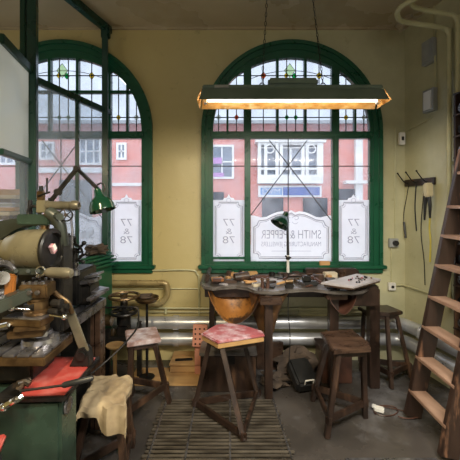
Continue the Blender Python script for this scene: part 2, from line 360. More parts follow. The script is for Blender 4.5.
# ------------------------------------------------------------------ windows
def window(idx, xc, leftrail):
    wroot = empty('window_%d' % idx, (xc, WY, SIL), kind='structure')
    def inner(y):
        pts = [Vector((xc-.785, y, SIL))]
        for i in range(49):
            a = R(180-180*i/48); x = .785*math.cos(a); z = .785*math.sin(a)
            z2 = math.sqrt(max(0,.93**2-x*x))-.195; pts.append(Vector((xc+x, y, SPR+min(z, z2))))
        return pts+[Vector((xc+.785, y, SIL))]
    def loop(r, y, zb):
        pts = [Vector((xc-r, y, zb))] + [Vector((xc+r*math.cos(R(180-180*i/48)), y, SPR+r*math.sin(R(180-180*i/48)))) for i in range(49)] + [Vector((xc+r, y, zb))]
        return pts
    f = MB()
    f.strip(loop(.90, 3.262, SIL), loop(.865, 3.262, SIL), (0,.10,0))
    f.strip(loop(.87, 3.285, SIL), loop(.815, 3.285, SIL), (0,.08,0))
    f.strip(loop(.82, 3.298, SIL), inner(3.298), (0,.06,0))
    f.bb(xc-.80, xc+.80, 3.292, 3.362, SIL+.002, SIL+.035)
    f.build('window_frame', 'green', wroot)
    s = MB(); s.bb(xc-.93, xc+.93, 3.235, 3.32, SIL-.03, SIL+.005, .006); s.bb(xc-.9, xc+.9, 3.262, 3.3, SIL-.075, SIL-.03, .004); s.build('window_sill', 'green', wroot)
    t = MB(); t.bb(xc-.8, xc+.8, 3.285, 3.36, 2.215, 2.285, .006); t.bb(xc-.8, xc+.8, 3.275, 3.3, 2.235, 2.265, .004); t.build('transom', 'green', wroot)
    for sx in (-1, 1):
        k = MB(); k.bb(xc+sx*.44-.03, xc+sx*.44+.03, 3.29, 3.355, SIL+.03, arch_top(xc+sx*.44, xc, .8)); k.bb(xc+sx*.44-.038, xc+sx*.44+.038, 3.295, 3.35, 2.28, arch_top(xc+sx*.44, xc, .8)); k.bb(xc+sx*.44-.014, xc+sx*.44+.014, 3.28, 3.3, SIL+.03, 2.22); k.build('mullion', 'green', wroot)
        k = MB(); k.bb(xc+sx*.14-.013, xc+sx*.14+.013, 3.30, 3.35, 2.28, arch_top(xc+.14, xc, .79)); k.build('glazing_bar', 'green', wroot)
        k = MB(); k.bb(xc+sx*.64-.01, xc+sx*.64+.01, 3.30, 3.35, 2.28, arch_top(xc+.64, xc, .79)); k.build('glazing_bar', 'green', wroot)
    hw = math.sqrt(.785**2-(2.68-SPR)**2)
    k = MB(); k.bb(xc-hw, xc+hw, 3.30, 3.35, 2.672, 2.697); k.build('glazing_bar', 'green', wroot)
    # glass
    g = MB(); g.prism([Vector((xc+.79*math.cos(R(180*i/40)), 3.326, SPR-.02+(.79*math.sin(R(180*i/40))))) for i in range(41)], (0,.004,0)); g.build('fanlight_glass', 'fan_glass', wroot)
    lights = [(xc-.79, xc-.41), (xc-.41, xc+.41), (xc+.41, xc+.79)]
    for a, b in lights:
        g = MB(); g.bb(a, b, 3.326, 3.33, SIL+.02, 2.23); g.build('glass_pane', 'glass', wroot)
    # leading
    l = MB(); Y0 = 3.318
    def lead(x0, z0, x1, z1, w=.009):
        l.bar((xc+x0, Y0, z0), (xc+x1, Y0, z1), w, .006, up=(0,1,0))
    zt = lambda x: arch_top(xc+x, xc, .785)
    for x in (-.28, .28, -.045, .045, -.73, .73, -.55, .55): 
        if abs(x) < .76: lead(x, 2.28, x, max(2.30, zt(x)))
    for z in (2.85, 2.43):
        h = math.sqrt(.785**2-(z-SPR)**2); lead(-h, z, h, z)
    lead(-.41, 2.98, .41, 2.98, .005) if False else None
    lead(-.79, 1.94, .79, 1.94)
    lead(-.03, 1.1, -.03, 2.22); 
    lead(-.22, 2.2, .40, 1.40); lead(.16, 2.2, -.42, 1.43)
    l.build('leading', 'lead', wroot)
    # inner curved lead line near the top of the fanlight
    l = MB(); l.tube([Vector((xc+1.05*math.cos(R(a)), 3.318, SPR-.44+1.05*math.sin(R(a)))) for a in range(62,119,3)], .003, 6); l.build('leading', 'lead', wroot)
    def diamond(x, z, hw, hh, mat):
        hw *= 1.2; hh *= 1.2
        d = MB(); c = Vector((xc+x, 3.316, z))
        d.prism([c+Vector((-hw,0,0)), c+Vector((0,0,-hh)), c+Vector((hw,0,0)), c+Vector((0,0,hh))], (0,.006,0)); q = d.build('stained_glass_diamond', mat, wroot)
        e = MB(); pts = [c+Vector((-hw,-.002,0)), c+Vector((0,-.002,-hh)), c+Vector((hw,-.002,0)), c+Vector((0,-.002,hh))]
        e.tube(pts, .003, 5, True); e.build('came', 'lead', q)
    diamond(-.28, 2.85, .024, .033, 'g_orange'); diamond(.28, 2.85, .024, .033, 'g_yellow')
    diamond(-.015, 2.90, .045, .06, 'g_pale'); diamond(-.05, 2.85, .02, .025, 'g_yellow'); diamond(.03, 2.845, .022, .027, 'g_green')
    diamond(-.045, 2.43, .018, .024, 'g_green'); diamond(.045, 2.43, .018, .024, 'g_green')
    for x, mt in ((-.73,'g_clear'), (-.55,'g_orange'), (.55,'g_yellow'), (.73,'g_clear')): diamond(x, 2.43, .02, .026, mt)
    # etched panels with borders and lettering
    for a, b in (lights[0], lights[2]):
        a2 = max(a, xc-.785) + (.0 if a < xc else .06); b2 = b - (.06 if b < xc+.5 else .005); c = (a2+b2)/2
        top = 1.60
        pts = [(a2,.985),(b2,.985),(b2,top),(c+.06,top),(c+.05,top+.02),(c+.02,top+.025),(c,top+.06),(c-.02,top+.025),(c-.05,top+.02),(c-.06,top),(a2,top)]
        p = MB(); p.prism([Vector((x,3.322,z)) for x, z in pts], (0,.003,0)); ep = p.build('etched_panel', 'frost', wroot)
        for ins, r in ((.022,.0045),(.036,.0024)):
            x0 = a2+ins; x1 = b2-ins; z0 = .985+ins; z1 = top-ins; q = .038
            cor = [(x0+q,z0),(x1-q,z0),(x1-q,z0+q*.6),(x1-q*.6,z0+q),(x1,z0+q),(x1,z1-q),(x1-q*.6,z1-q),(x1-q,z1-q*.6),(x1-q,z1),(x0+q,z1),(x0+q,z1-q*.6),(x0+q*.6,z1-q),(x0,z1-q),(x0,z0+q),(x0+q*.6,z0+q),(x0+q,z0+q*.6)]
            e = MB(); e.tube([Vector((x,3.320,z)) for x, z in cor], r, 5, True); e.build('etched_border', 'etchline', ep)
        e = MB(); e.torus((c,3.320,top-.005), (0,1,0), .022, .0018, 18, 5); e.build('etched_ornament', 'etchline', ep)
        for s_, z, wd, h in (('77',1.375,.115,.07),('&',1.285,.06,.055),('78',1.20,.12,.07)): text('etched_numerals', s_, (c,3.3185,z), wd, 'etchline', ep, True, h)
    if leftrail:
        k = MB(); k.bb(xc-.79, xc-.46, 3.30, 3.34, 1.01, 1.03); k.build('glazing_bar', 'green', wroot)
    prof = [(-.38,1.445),(-.30,1.425),(-.25,1.43),(-.20,1.455),(-.14,1.48),(-.08,1.488),(-.04,1.475),(0,1.50),(.04,1.475),(.08,1.488),(.14,1.48),(.20,1.455),(.25,1.43),(.30,1.425),(.38,1.445)]
    xm = xc
    p = MB(); p.prism([Vector((xm-.405,3.322,.985)), Vector((xm+.405,3.322,.985))] + [Vector((xm+x,3.322,z)) for x, z in [(.405,1.445)]+prof[::-1]+[(-.405,1.445)]], (0,.003,0)); ep = p.build('etched_panel', 'frost', wroot)
    for ins, r in ((.03,.0048),(.045,.0024)):
        q = .05; x0 = -.405+ins; x1 = .405-ins; z0 = .985+ins
        pts = [(x0+q,z0),(x1-q,z0),(x1-q,z0+q*.6),(x1-q*.6,z0+q),(x1,z0+q),(x1,1.36-ins),(x1-q*.6,1.375-ins),(x1-q,1.42-ins)] + [(x, z-ins) for x, z in prof[::-1][2:-2]] + [(x0+q,1.42-ins),(x0+q*.6,1.375-ins),(x0,1.36-ins),(x0,z0+q),(x0+q*.6,z0+q),(x0+q,z0+q*.6)]
        e = MB(); e.tube([Vector((xm+x,3.320,z)) for x, z in pts], r, 5, True); e.build('etched_border', 'etchline', ep)
    e = MB()
    for k in (-1, 1):
        e.tube(smooth_path([(xm+k*.01,3.32,1.42),(xm+k*.05,3.32,1.445),(xm+k*.075,3.32,1.42),(xm+k*.05,3.32,1.40),(xm+k*.035,3.32,1.415)]), .002, 5)
        e.tube(smooth_path([(xm+k*.01,3.32,1.38),(xm+k*.04,3.32,1.36),(xm+k*.07,3.32,1.375)]), .002, 5)
    e.build('etched_ornament', 'etchline', ep)
    text('etched_lettering', 'SMITH & PEPPER', (xm,3.3185,1.255), .60, 'etchline', ep, True, .085)
    text('etched_lettering', 'MANUFACTURING JEWELLERS', (xm,3.3185,1.15), .60, 'etchline', ep, True, .06)
    e = MB(); e.bb(xm-.2, xm+.2, 3.319, 3.321, 1.085, 1.088); e.build('etched_border', 'etchline', ep)
    return wroot
window(1, -1.67, False); window(2, .615, True)

# ------------------------------------------------------------------ street outside
FY = 14.0
def fx(px): return (px-CX)*FY/F
def fz(py): return CH-(py-HZ)*FY/F
m = MB(); m.bb(-14, 14, 3.46, 40, -.35, -.25); m.build('street_ground', 'tarmac', kind='structure')
m = MB(); m.bb(-14, 14, 11.6, FY, -.25, -.12); m.build('pavement', 'stone', kind='structure')
bl = empty('brick_building', (0, FY, -.12), 'red brick shop building with white bay window across the street', 'building')
m = MB(); m.bb(-13, 13, FY, FY+4, -.12, fz(124)); m.build('wall', 'brick', bl)
m = MB(); m.bb(-13, 13, FY-.15, FY+.1, fz(124), fz(121)); m.bb(-13,13,FY-.06,FY,fz(137),fz(135)); m.build('cornice', 'stone', bl)
m = MB(); m.prism([(-13,FY,fz(121)),(13,FY,fz(121)),(13,FY+2,fz(121)+.5),(-13,FY+2,fz(121)+.5)], (0,.2,.0)); m.build('roof', 'shop_dark', bl)
def fwin(a, b, c, d, cols=2, rows=2, gl='facade_glass', depth=.1):
    x0, x1, z1, z0 = fx(a), fx(b), fz(c), fz(d)
    f = MB(); w_ = .09
    f.bb(x0,x1,FY-depth,FY,z0,z0+w_); f.bb(x0,x1,FY-depth,FY,z1-w_,z1); f.bb(x0,x0+w_,FY-depth,FY,z0+w_,z1-w_); f.bb(x1-w_,x1,FY-depth,FY,z0+w_,z1-w_)
    for i in range(1, cols): x = x0+(x1-x0)*i/cols; f.bb(x-.03,x+.03,FY-depth+.01,FY,z0+w_,z1-w_)
    for i in range(1, rows): z = z0+(z1-z0)*i/rows; f.bb(x0+w_,x1-w_,FY-depth+.01,FY,z-.03,z+.03)
    o = f.build('window', 'window_white', bl)
    g = MB(); g.bb(x0+.02,x1-.02,FY-.04,FY-.005,z0+.02,z1-.02); g.build('pane', gl, o); return o
fwin(40,55,142,160); fwin(79,102,138,165,3,2); fwin(117,127,143,160); fwin(-40,-20,140,165); fwin(0,22,140,165,3,2)
o = fwin(210,234,145,179,2,2); pz = MB(); pz.bb(fx(212),fx(222),FY-.13,FY-.1,fz(164),fz(158)); pz.bb(fx(213),fx(224),FY-.13,FY-.1,fz(177),fz(173)); pz.build('poster', 'purple', o)
# bay window
b = MB(); x0, x1, z1, z0 = fx(257), fx(320), fz(141), fz(184)
b.bb(x0-.1,x1+.1,FY-.6,FY,z1-.15,z1); b.bb(x0,x1,FY-.5,FY,z0,z0+.35)
for px in (257, 263, 274, 278, 299, 303, 314, 317): b.bb(fx(px),fx(px+3),FY-.5,FY-.2,z0+.35,z1-.15)
b.bb(x0,x1,FY-.48,FY-.2,fz(150),fz(147)); b.bb(x0,x1,FY-.48,FY-.2,z1-.35,z1-.15); b.bb(fx(288),fx(289.5),FY-.48,FY-.2,z0,z1-.2); b.bb(x0,x1,FY-.48,FY-.2,fz(171),fz(169))
bay = b.build('bay_window', 'window_white', bl)
b = MB(); b.bb(x0+.05,x1-.05,FY-.3,FY-.1,z0+.05,z1-.16); b.build('pane', 'facade_glass', bay)
for cpx in (268.5, 308.5):
    b = MB(); b.torus((fx(cpx),FY-.5,fz(151)), (0,1,0), .17, .03, 18, 6); b.build('arch_moulding', 'window_white', bay)
s = MB(); s.bb(fx(258),fx(320),FY-.25,FY,fz(197),fz(186)); sg = s.build('shop_sign', 'window_white', bl)
s = MB(); s.bb(fx(282),fx(318),FY-.28,FY-.25,fz(195.5),fz(187.5)); s.build('sign_panel', 'sign_blue', sg)
s = MB(); s.bb(fx(260),fx(281),FY-.27,FY-.25,fz(195),fz(188)); s.build('sign_panel', 'sign_sky', sg)
text('sign_lettering', 'DVM', (fx(270.5),FY-.285,fz(191.5)), fx(279)-fx(262), 'window_white', sg, False, .22)
for a, c in ((262,283),(303,327)):
    s = MB(); s.bb(fx(a),fx(c),FY-.08,FY,fz(245),fz(198)); s.build('shop_window', 'shop_dark', bl)
s = MB(); s.bb(fx(206),fx(224),FY-.1,FY,fz(215),fz(192)); s.build('shop_window', 'shop_dark', bl)
s = MB(); s.bb(fx(354),fx(361),FY-.2,FY,-.1,fz(140)); s.build('pilaster', 'stone', bl)
s = MB(); s.bb(fx(343),fx(364),FY-.35,FY,fz(184),fz(181)); s.build('ledge', 'stone', bl)
s = MB(); s.bb(fx(338),fx(354),FY-.08,FY,fz(200),fz(189)); s.build('shop_window', 'shop_dark', bl)
s = MB(); s.bb(fx(40),fx(104),FY-.2,FY,fz(173),fz(168)); s.bb(fx(110),fx(150),FY-.15,FY,fz(186),fz(183)); s.build('ledge', 'stone', bl)
s = MB(); s.bb(fx(60),fx(92),FY-.08,FY,fz(240),fz(180)); s.build('shop_window', 'shop_dark', bl)

# ------------------------------------------------------------------ glazed partition
pa = Vector((-1.20,3.29,0)); pb = Vector((-1.445,2.396,0)); pd = (pa-pb).normalized(); pc = pb + Vector((.22,-1,0))*.48
def up3(v, z): return Vector((v.x, v.y, z))
part = empty('wall_partition', pb, kind='structure')
def pbar(a, b, z, w, h, name='rail', mat='green_dark'):
    q = MB(); q.bar(up3(a,z), up3(b,z), w, h, bev=.004); return q.build(name, mat, part)
pbar(pb, pa, 3.285, .06, .07); pbar(pb, pa, 2.47, .05, .05)
q = MB(); q.box((pb.x+.012, pb.y, CE/2), (.06,.07,CE-.01), rz=R(15), bev=.006); q.box((pb.x-.04, pb.y-.02, CE/2), (.036,.05,CE-.01), rz=R(10), bev=.004); q.build('post', 'green_dark', part)
q = MB(); q.box((pa.x-.015, pa.y-.08, CE/2), (.055,.06,CE-.01), rz=R(15), bev=.005); q.box((pa.x-.01, pa.y-.075, CE-.09), (.085,.05,.12), bev=.01); q.build('post', 'green_dark', part)
q = MB(); mid = P(77, 150, 3.0); t_ = (mid - pb); mm = pb + pd*((-.463*pb.y - pb.x)/(pd.x+.463*pd.y)); q.box((mm.x, mm.y, 1.75), (.03,.035,1.5), rz=R(15)); q.build('glazing_bar', 'green_dark', part)
q = MB(); q.bar(up3(pb+pd*.05,1.8), up3(pa-pd*.1,1.8), .005, 1.36); q.build('glass_pane', 'part_glass', part)
# dado with stepped cap
dn = Vector((pd.y,-pd.x,0))*.05
q = MB(); q.bar(up3(pb+pd*.06+dn,.5), up3(pa-pd*.10+dn,.5), .10, .99, bev=.004); q.build('dado_panel', 'green', part)
q = MB()
for i, (wd, z) in enumerate(((.22,1.0),(.18,1.03),(.13,1.06),(.08,1.085))): q.bar(up3(pb+pd*.06+dn*.9,z), up3(pa-pd*.08+dn*.9,z), wd, .022, bev=.004)
q.build('dado_cap', 'green', part)
# near part
pbar(pc, pb, 2.52, .05, .06); pbar(pc, pb, 1.862, .045, .035); pbar(pc, pb, 1.12, .06, .05)
q = MB(); q.bar(up3(pc,2.19), up3(pb+Vector((.01,-.05,0)),2.19), .006, .64); q.build('frosted_pane', 'frost_part', part)
q = MB(); q.bar(up3(pc,1.495), up3(pb+Vector((.01,-.05,0)),1.495), .006, .71); q.build('glass_pane', 'glass', part)
q = MB(); q.bar(up3(pc,.55), up3(pb+Vector((.01,-.05,0)),.55), .05, 1.1); q.build('dado_panel', 'green', part)
# shelf behind partition with stacks
sh = empty('storage_shelf', (-2.0,2.75,0), 'plain wooden shelf unit behind the glazed partition', 'shelf')
q = MB(); q.bb(-2.5,-1.64,2.45,2.95,1.44,1.47); q.build('shelf_board', 'wood_mid', sh)
for x in (-2.46,-1.68):
    for y in (2.49,2.91):
        q = MB(); q.bb(x-.02,x+.02,y-.02,y+.02,0,1.44); q.build('leg', 'wood_mid', sh)
cols = ['paper','wood_pale','greybox','wood_mid','paper']
for i in range(5):
    z = 1.47+.028*i*1.15; q = MB(); q.box((-1.86+.02*math.sin(i*2.1), 2.66+.02*i, z+.015), (.40-.02*i,.30,.028), rz=.06*(i%3-1), bev=.002)
    q.build('flat_board', cols[i], label=['cream board lowest in the stack on the shelf behind the partition','pale wooden board second from the bottom of the stack behind the partition','grey board in the middle of the stack behind the partition','brown wooden board second from the top of the stack behind the partition','cream board topmost in the stack behind the partition'][i], cat='board', group='boards stacked behind the partition')
q = MB(); q.box((-1.85,2.86,1.66), (.45,.05,.05), rz=.05, bev=.003); q.bb(-2.08,-2.03,2.84,2.9,1.47,1.64); q.bb(-1.68,-1.65,2.84,2.9,1.47,1.64)
q.build('wooden_rack', 'wood_pale', label='long pale wooden rack standing behind the stacked boards on the shelf', cat='rack')

# ------------------------------------------------------------------ hanging fluorescent lamp
LY = 2.61; x0, x1 = -.215, 1.19
lamp = empty('hanging_fluorescent_lamp', ((x0+x1)/2, LY, 2.34), 'long green fluorescent lamp with lit tube hanging on two chains', 'lamp')
zt_, zl = 2.452, 2.352; hw_t, hw_b = .045, .115
for sgn, nm in ((-1,'near'),(1,'far')):
    for k, mt in ((0,'lampgreen'),(1,'reflector')):
        o_ = .004 if k == 0 else -.001; q = MB()
        ya = LY+sgn*(hw_t+o_*.5); yb = LY+sgn*((.105 if sgn < 0 else .15)+o_)
        q.prism([(x0,ya,zt_+o_-.004),(x0-.02,yb,zl),(x1+.02,yb,zl),(x1,ya,zt_+o_-.004)], (0,.003*sgn,.0)); q.build('reflector_outside' if k == 0 else 'reflector_inside', mt, lamp)
q = MB(); q.bb(x0,x1,LY-hw_t-.004,LY+hw_t+.004,zt_,zt_+.035,.008); q.build('housing', 'lampgreen', lamp)
q = MB(); q.bb(x0+.005,x1-.005,LY-hw_t,LY+hw_t,zt_-.006,zt_-.001); q.build('reflector_inside', 'reflector', lamp)
q = MB(); q.bb(.30,.69,LY-.04,LY+.04,zt_+.035,zt_+.095,.015); q.build('ballast_box', 'lampgreen', lamp)
for xx, sg_ in ((x0-.01,-1),(x1+.01,1)):
    q = MB(); q.prism([(xx-sg_*0,LY-hw_t,zt_),(xx+sg_*.025,LY-.105,zl),(xx+sg_*.025,LY+.15,zl),(xx,LY+hw_t,zt_)], (sg_*.004,0,0)); q.build('end_cap', 'reflector', lamp)
    q = MB(); q.bb(xx-sg_*.03-.012,xx-sg_*.03+.012,LY-.025,LY+.025,2.35,2.45,.003); q.build('tube_holder', 'white', lamp)
q = MB(); q.cyl((x0+.04,LY,2.379),(x1-.04,LY,2.379),.014); q.build('fluorescent_tube', 'tube', lamp)
q = MB(); q.box((x0+.15,LY-.05,zt_+.018),(.11,.012,.022)); q.build('name_plate', 'greybox', lamp, label='pale metal plate')
def chain(a, b):
    q = MB(); a = Vector(a); b = Vector(b); n = int((b-a).length/.034); d = (b-a).normalized(); x, z = frame_of(d)
    for i in range(n):
        c = a + (b-a)*(i+.5)/n; v = x if i % 2 else z
        q.tube([c+d*.016*math.sin(t)*1.25+v*.007*math.cos(t) for t in [2*math.pi*k/8 for k in range(8)]], .0028, 5, True)
    return q
chain(P(262,84,LY)+Vector((0,0,0)), (.30,LY,CE)).build('chain', 'dark_iron', lamp)
chain(P(323,84,LY), (.64,LY,CE)).build('chain', 'dark_iron', lamp)
for px in (262,323):
    p = P(px,88,LY); q = MB(); q.torus((p.x,LY,zt_+.045),(0,1,0),.018,.004); q.build('chain_eye', 'dark_iron', lamp)

# ------------------------------------------------------------------ pipes
bp = empty('heating_pipes', (0,3.2,0), 'pair of thick silver heating pipes low along the back and right walls', 'pipes')
for z, nm in ((.405,0),(.245,1)):
    YP = 3.215; r = .058
    c0 = Vector((1.60,YP,z)); pts = [(-1.15,YP,z),(1.50,YP,z)]
    cor = rwp(3.1,z,.085); pts += [tuple(Vector((1.50,YP,z)).lerp(Vector((1.66,YP,z)),t)) for t in (.5,)]
    pts += [(1.63,3.195,z),(1.68,3.15,z), tuple(rwp(3.02,z,.085)), tuple(rwp(2.2,z,.085)), tuple(rwp(.8,z,.085))]
    q = MB(); q.tube(pts, r, 20); pp = q.build('pipe', 'pipe', bp)
    for x in (-.55,.35,1.36): 
        q = MB(); q.cyl((x,YP,z),(x+.05,YP,z),r+.010,n=20); q.build('collar', 'pipe', pp)
    for Y in (3.0,2.93):
        a = rwp(Y,z,.085); q = MB(); q.cyl(a,a+rwv*.03,r+.012,n=20); q.build('collar', 'pipe', pp)
lp = MB()
lp.tube(smooth_path([P(100,283,3.22),P(150,283,3.22),P(164,283,3.22),P(167,287,3.22),P(167,296,3.22),P(160,303,3.22),P(150,303.5,3.22),P(105,304,3.22)],5), .028, 14)
lp.build('steam_pipe', 'pipe_gold', label='thick yellowed pipe making a hairpin bend below the left window', cat='pipe')
q = MB(); q.tube(smooth_path([P(110,271,3.28),P(150,270.5,3.28),P(190,270,3.28),P(197,274,3.28),P(199,282,3.28),P(199,325,3.28)],5), .009, 8); q.build('conduit', 'cream', label='thin cream conduit bending down beside the left end of the bench', cat='conduit')
q = MB(); q.tube([P(110,289,3.285),P(200,288.5,3.285)], .006, 8); q.build('conduit', 'cream', label='thin straight conduit running level behind the hairpin pipe', cat='conduit')
q = MB(); q.tube([P(150,308,3.27),P(393,309,3.27)], .009, 8); q.tube([P(150,312,3.27),P(393,312.5,3.27)], .005, 8)
for px in (166,230,300,380): q.box(P(px,310.5,3.28),(.02,.03,.06))
q.build('conduit', 'cream', label='double conduit clipped along the back wall above the silver pipes', cat='conduit')
q = MB(); q.tube(smooth_path([P(391,285.5,3.27),P(400,285,3.27)]+[RW(404,285.5,.03),RW(410,287,.03),RW(430,293.5,.03),RW(447,299,.03)],4), .008, 8); q.build('conduit', 'cream', label='cream conduit running from the low socket onto the right wall', cat='conduit')
# ceiling pipes
for px, top, r, rest, lab in ((449,27,.020,[(405,22,2.70),(398,17,2.64),(399,9,2.55),(412,0,2.45),(440,-12,2.3),(520,-60,1.9)],'cream pipe curving from ceiling down the right wall, nearer the corner'),
                       (457.5,14,.018,[(420,9,2.62),(412,5,2.57),(414,-3,2.48),(440,-18,2.3),(520,-75,1.9)],'cream pipe curving down the right wall, further from the corner')):
    a = RW(px,60,.04); zt2 = CH-(top-HZ)*a.y/F
    path = [(a.x,a.y,.66),(a.x,a.y,1.6),(a.x,a.y,zt2-.14),(a.x-.005,a.y,zt2-.06),(a.x-.03,a.y,zt2-.015),(a.x-.09,a.y-.003,zt2)] + [P(*q_) for q_ in rest]
    q = MB(); q.tube(smooth_path(path,5), r, 12)
    q.box((a.x+.02,a.y,1.9),(.06,.03,.025)); q.box((a.x+.02,a.y,1.2),(.06,.03,.025)) 
    q.build('ceiling_pipe', 'cream', label=lab, cat='pipe')
# peeling plaster
q = MB(); g = []
base = P(399,28,3.02)
for i in range(9):
    row = []
    for j in range(7):
        u = i/8; v = j/6; p = P(397+17*u, 20+14*v*(1-.3*u)-6*u, 3.05-.1*v) + Vector((0,.03*math.sin(7*u+5*v),.015*noise.noise(Vector((u*4,v*4,1)))))
        row.append(p)
    g.append(row)
q.sheet(g, .004); q.build('peeling_paper', 'paper', label='torn pale flap of paper hanging at the ceiling corner', cat='paper')

# ------------------------------------------------------------------ right wall fittings
def wallbox(name, px0, px1, py0, py1, d, mat, label, cat):
    a = RW(px0,py0,0); a1 = RW(px0,py1); b = RW(px1,(py0+py1)/2)
    Ya, Yb = a.y, b.y; z1 = a.z; z0 = a1.z
    q = MB(); q.prism([rwp(Ya,z0),rwp(Yb,z0),rwp(Yb,z1),rwp(Ya,z1)], (-d*.98,-d*.196,0), bev=.004); return q, Ya, Yb, z0, z1
for px0, px1, py0, py1, lab in ((426,437,44,67,'upper grey enamel box on the right wall near the ceiling'),(427,438,92,114,'lower grey enamel box with pale cover on the right wall')):
    q, Ya, Yb, z0, z1 = wallbox('', px0, px1, py0, py1, .05, 'greybox', '', '')
    th = empty('wall_box', rwp((Ya+Yb)/2,z0), lab, 'electrical box'); q.build('case', 'greybox', th)
    q = MB(); q.prism([rwp(Ya-.02,z0+.02,.05),rwp(Yb+.02,z0+.02,.05),rwp(Yb+.02,z1-.02,.05),rwp(Ya-.02,z1-.02,.05)], (-.008,-.0016,0)); q.build('cover', 'window_white' if py0 > 80 else 'greybox', th)
    q = MB(); q.tube([rwp((Ya+Yb)/2-.05,z1,.02), rwp((Ya+Yb)/2-.05,z1+.28,.02)], .008, 8); q.build('conduit', 'cream', th)
# coat rack
cr_ = empty('coat_rack', RW(420,186), 'dark wooden coat rack with iron hooks on the right wall', 'coat rack')
A = RW(405,180,.012); B = RW(435,177,.012); A2 = rwp(A.y,A.z,.012)
q = MB(); q.bar(rwp(A.y,1.765,.012), rwp(B.y,1.765,.012), .02, .065, bev=.003); q.build('back_board', 'wood_dark', cr_)
for t in (.12,.42,.78):
    Y = A.y+(B.y-A.y)*t; q = MB(); q.tube(smooth_path([rwp(Y,1.76,.02),rwp(Y,1.775,.06),rwp(Y+.01,1.83,.10),rwp(Y+.02,1.86,.115)],4), .0055, 7); q.ball(rwp(Y+.02,1.86,.115),.009); q.build('hook', 'dark_iron', cr_)
def hang(pts, r, mat, name, lab, cat):
    q = MB(); q.tube(smooth_path(pts,6), r, 7); return q.build(name, mat, label=lab, cat=cat)
hang([RW(409,183,.05),RW(407,195,.04),RW(404,212,.03),RW(404,222,.03)], .004, 'dark_iron', 'cable', 'thin dark cable hanging from the coat rack nearest the corner', 'cable').name
q = MB(); q.tube([RW(404,222,.03),RW(405.5,238,.03)], .011, 8); q.build('cable_grip','black', bpy.data.objects['cable'])
hang([RW(416.5,182,.05),RW(415.5,195,.03),RW(415,210,.03),RW(416.5,231,.03)], .006, 'black', 'cable', 'short black cable hanging from the middle coat hook', 'cable')
hc = empty('hand_drill', RW(428,200,.06), 'beige hand tool with black nozzle hung from the last coat hook', 'hand tool')
q = MB(); q.bar(RW(428,183,.06),RW(428.5,197,.06),.06,.065,bev=.01); q.build('body','beige',hc)
q = MB(); q.tube([RW(426,196,.06),RW(425,205,.06),RW(424.5,220,.05)],[.018,.014,.008],8); q.tube([RW(429,196,.06),RW(430,207,.06),RW(430,218,.05)],[.018,.014,.008],8); q.build('nozzle','black',hc)
hang([RW(430,216,.04),RW(429.5,228,.03),RW(430.5,242,.03),RW(430,262,.03)], .008, 'yellow', 'hose', 'yellow hose hanging down the right wall below the coat rack', 'hose')
hang([RW(424,190,.03),RW(421,230,.02),RW(424,260,.02),RW(425,285,.02)], .004, 'dark_iron', 'cord', 'thin dark cord trailing down the right wall beside the yellow hose', 'cord')
# switch, sockets
def socket(p, sz, lab, dark, cat='socket', mat='white'):
    th = empty('wall_socket', p, lab, cat); q = MB(); q.box(p+Vector((0,-.005,sz[1]/2)),(sz[0],.035,sz[1]),bev=.004); q.build('plate',mat,th)
    if dark: q = MB(); q.cyl(p+Vector((.01,-.022,sz[1]/2)),p+Vector((.01,-.05,sz[1]/2)),.026); q.build('round_plug','black',th)
    else: q = MB(); q.box(p+Vector((0,-.026,sz[1]/2)),(sz[0]*.35,.012,sz[1]*.3)); q.build('rocker','black' if mat=='white' else 'white',th)
socket(P(393,247,3.28), (.09,.085), 'grey socket with round black plug right of the window', True, mat='greybox')
socket(P(391.5,290,3.28), (.07,.075), 'small white socket low on back wall below the window corner', False)
socket(P(401.5,145,3.25), (.055,.12), 'white light switch high in the room corner', False, 'switch')
q = MB(); q.tube([P(391.5,247,3.29),P(391.5,283,3.29)],.006,8); q.tube([P(395,238,3.29),P(395,150,3.29),P(395,128,3.29)],.006,8); q.build('conduit','cream',label='thin vertical conduit beside the right window frame feeding the sockets',cat='conduit')
hang([P(399,133,3.27),RW(406,131,.02),RW(420,124,.02),RW(432,117,.02)], .004, 'cream', 'cable', 'cream cable from corner switch up to the lower grey box', 'cable')

# ------------------------------------------------------------------ pigeonhole rack far right
rk = empty('pigeonhole_rack', rwp(2.3,0,.1), 'tall dark pigeonhole rack packed with small tools behind the ladder', 'rack')
yA, yB = 2.62, 1.75
q = MB(); q.prism([rwp(yA,.5),rwp(yA,.5,.13),rwp(yA,2.42,.13),rwp(yA,2.42)], (0,-.02,0)); q.build('side_panel','wood_dark',rk)
q = MB(); q.prism([rwp(yB,.5),rwp(yB,.5,.13),rwp(yB,2.42,.13),rwp(yB,2.42)], (0,-.02,0)); q.build('side_panel','wood_dark',rk)
q = MB(); q.prism([rwp(yA,.5,.005),rwp(yB,.5,.005),rwp(yB,2.42,.005),rwp(yA,2.42,.005)], (-.01,0,0)); q.build('back_panel','wood_dark',rk)
NS = 15
for i in range(NS):
    z = .08+i*2.33/(NS-1)
    if z < .5: continue
    q = MB(); q.prism([rwp(yA,z,.0),rwp(yB,z,.0),rwp(yB,z,.135),rwp(yA,z,.135)], (0,0,.014)); q.build('shelf','wood_ladder',rk)
gi = MB()
mats = ['dark_iron','wood_mid','steel','brass']
k = 0
for i in range(3, NS-1):
    z = .08+i*2.33/(NS-1)+.014
    for j in range(2):
        Y = 2.56-.11*j; c = rwp(Y,z+.045,.07)
        q = MB(); q.cyl(c+rwv*.0+Vector((-.05,-.01,0)), c+Vector((.04,.01,0)), .036, .03, 12)
        q.build('hand_tool' if j else 'tool_roller', mats[(i*2+j)%4], label='small tool lying in the dark pigeonhole rack behind the ladder', cat='tool', group='tools in the pigeonhole rack')

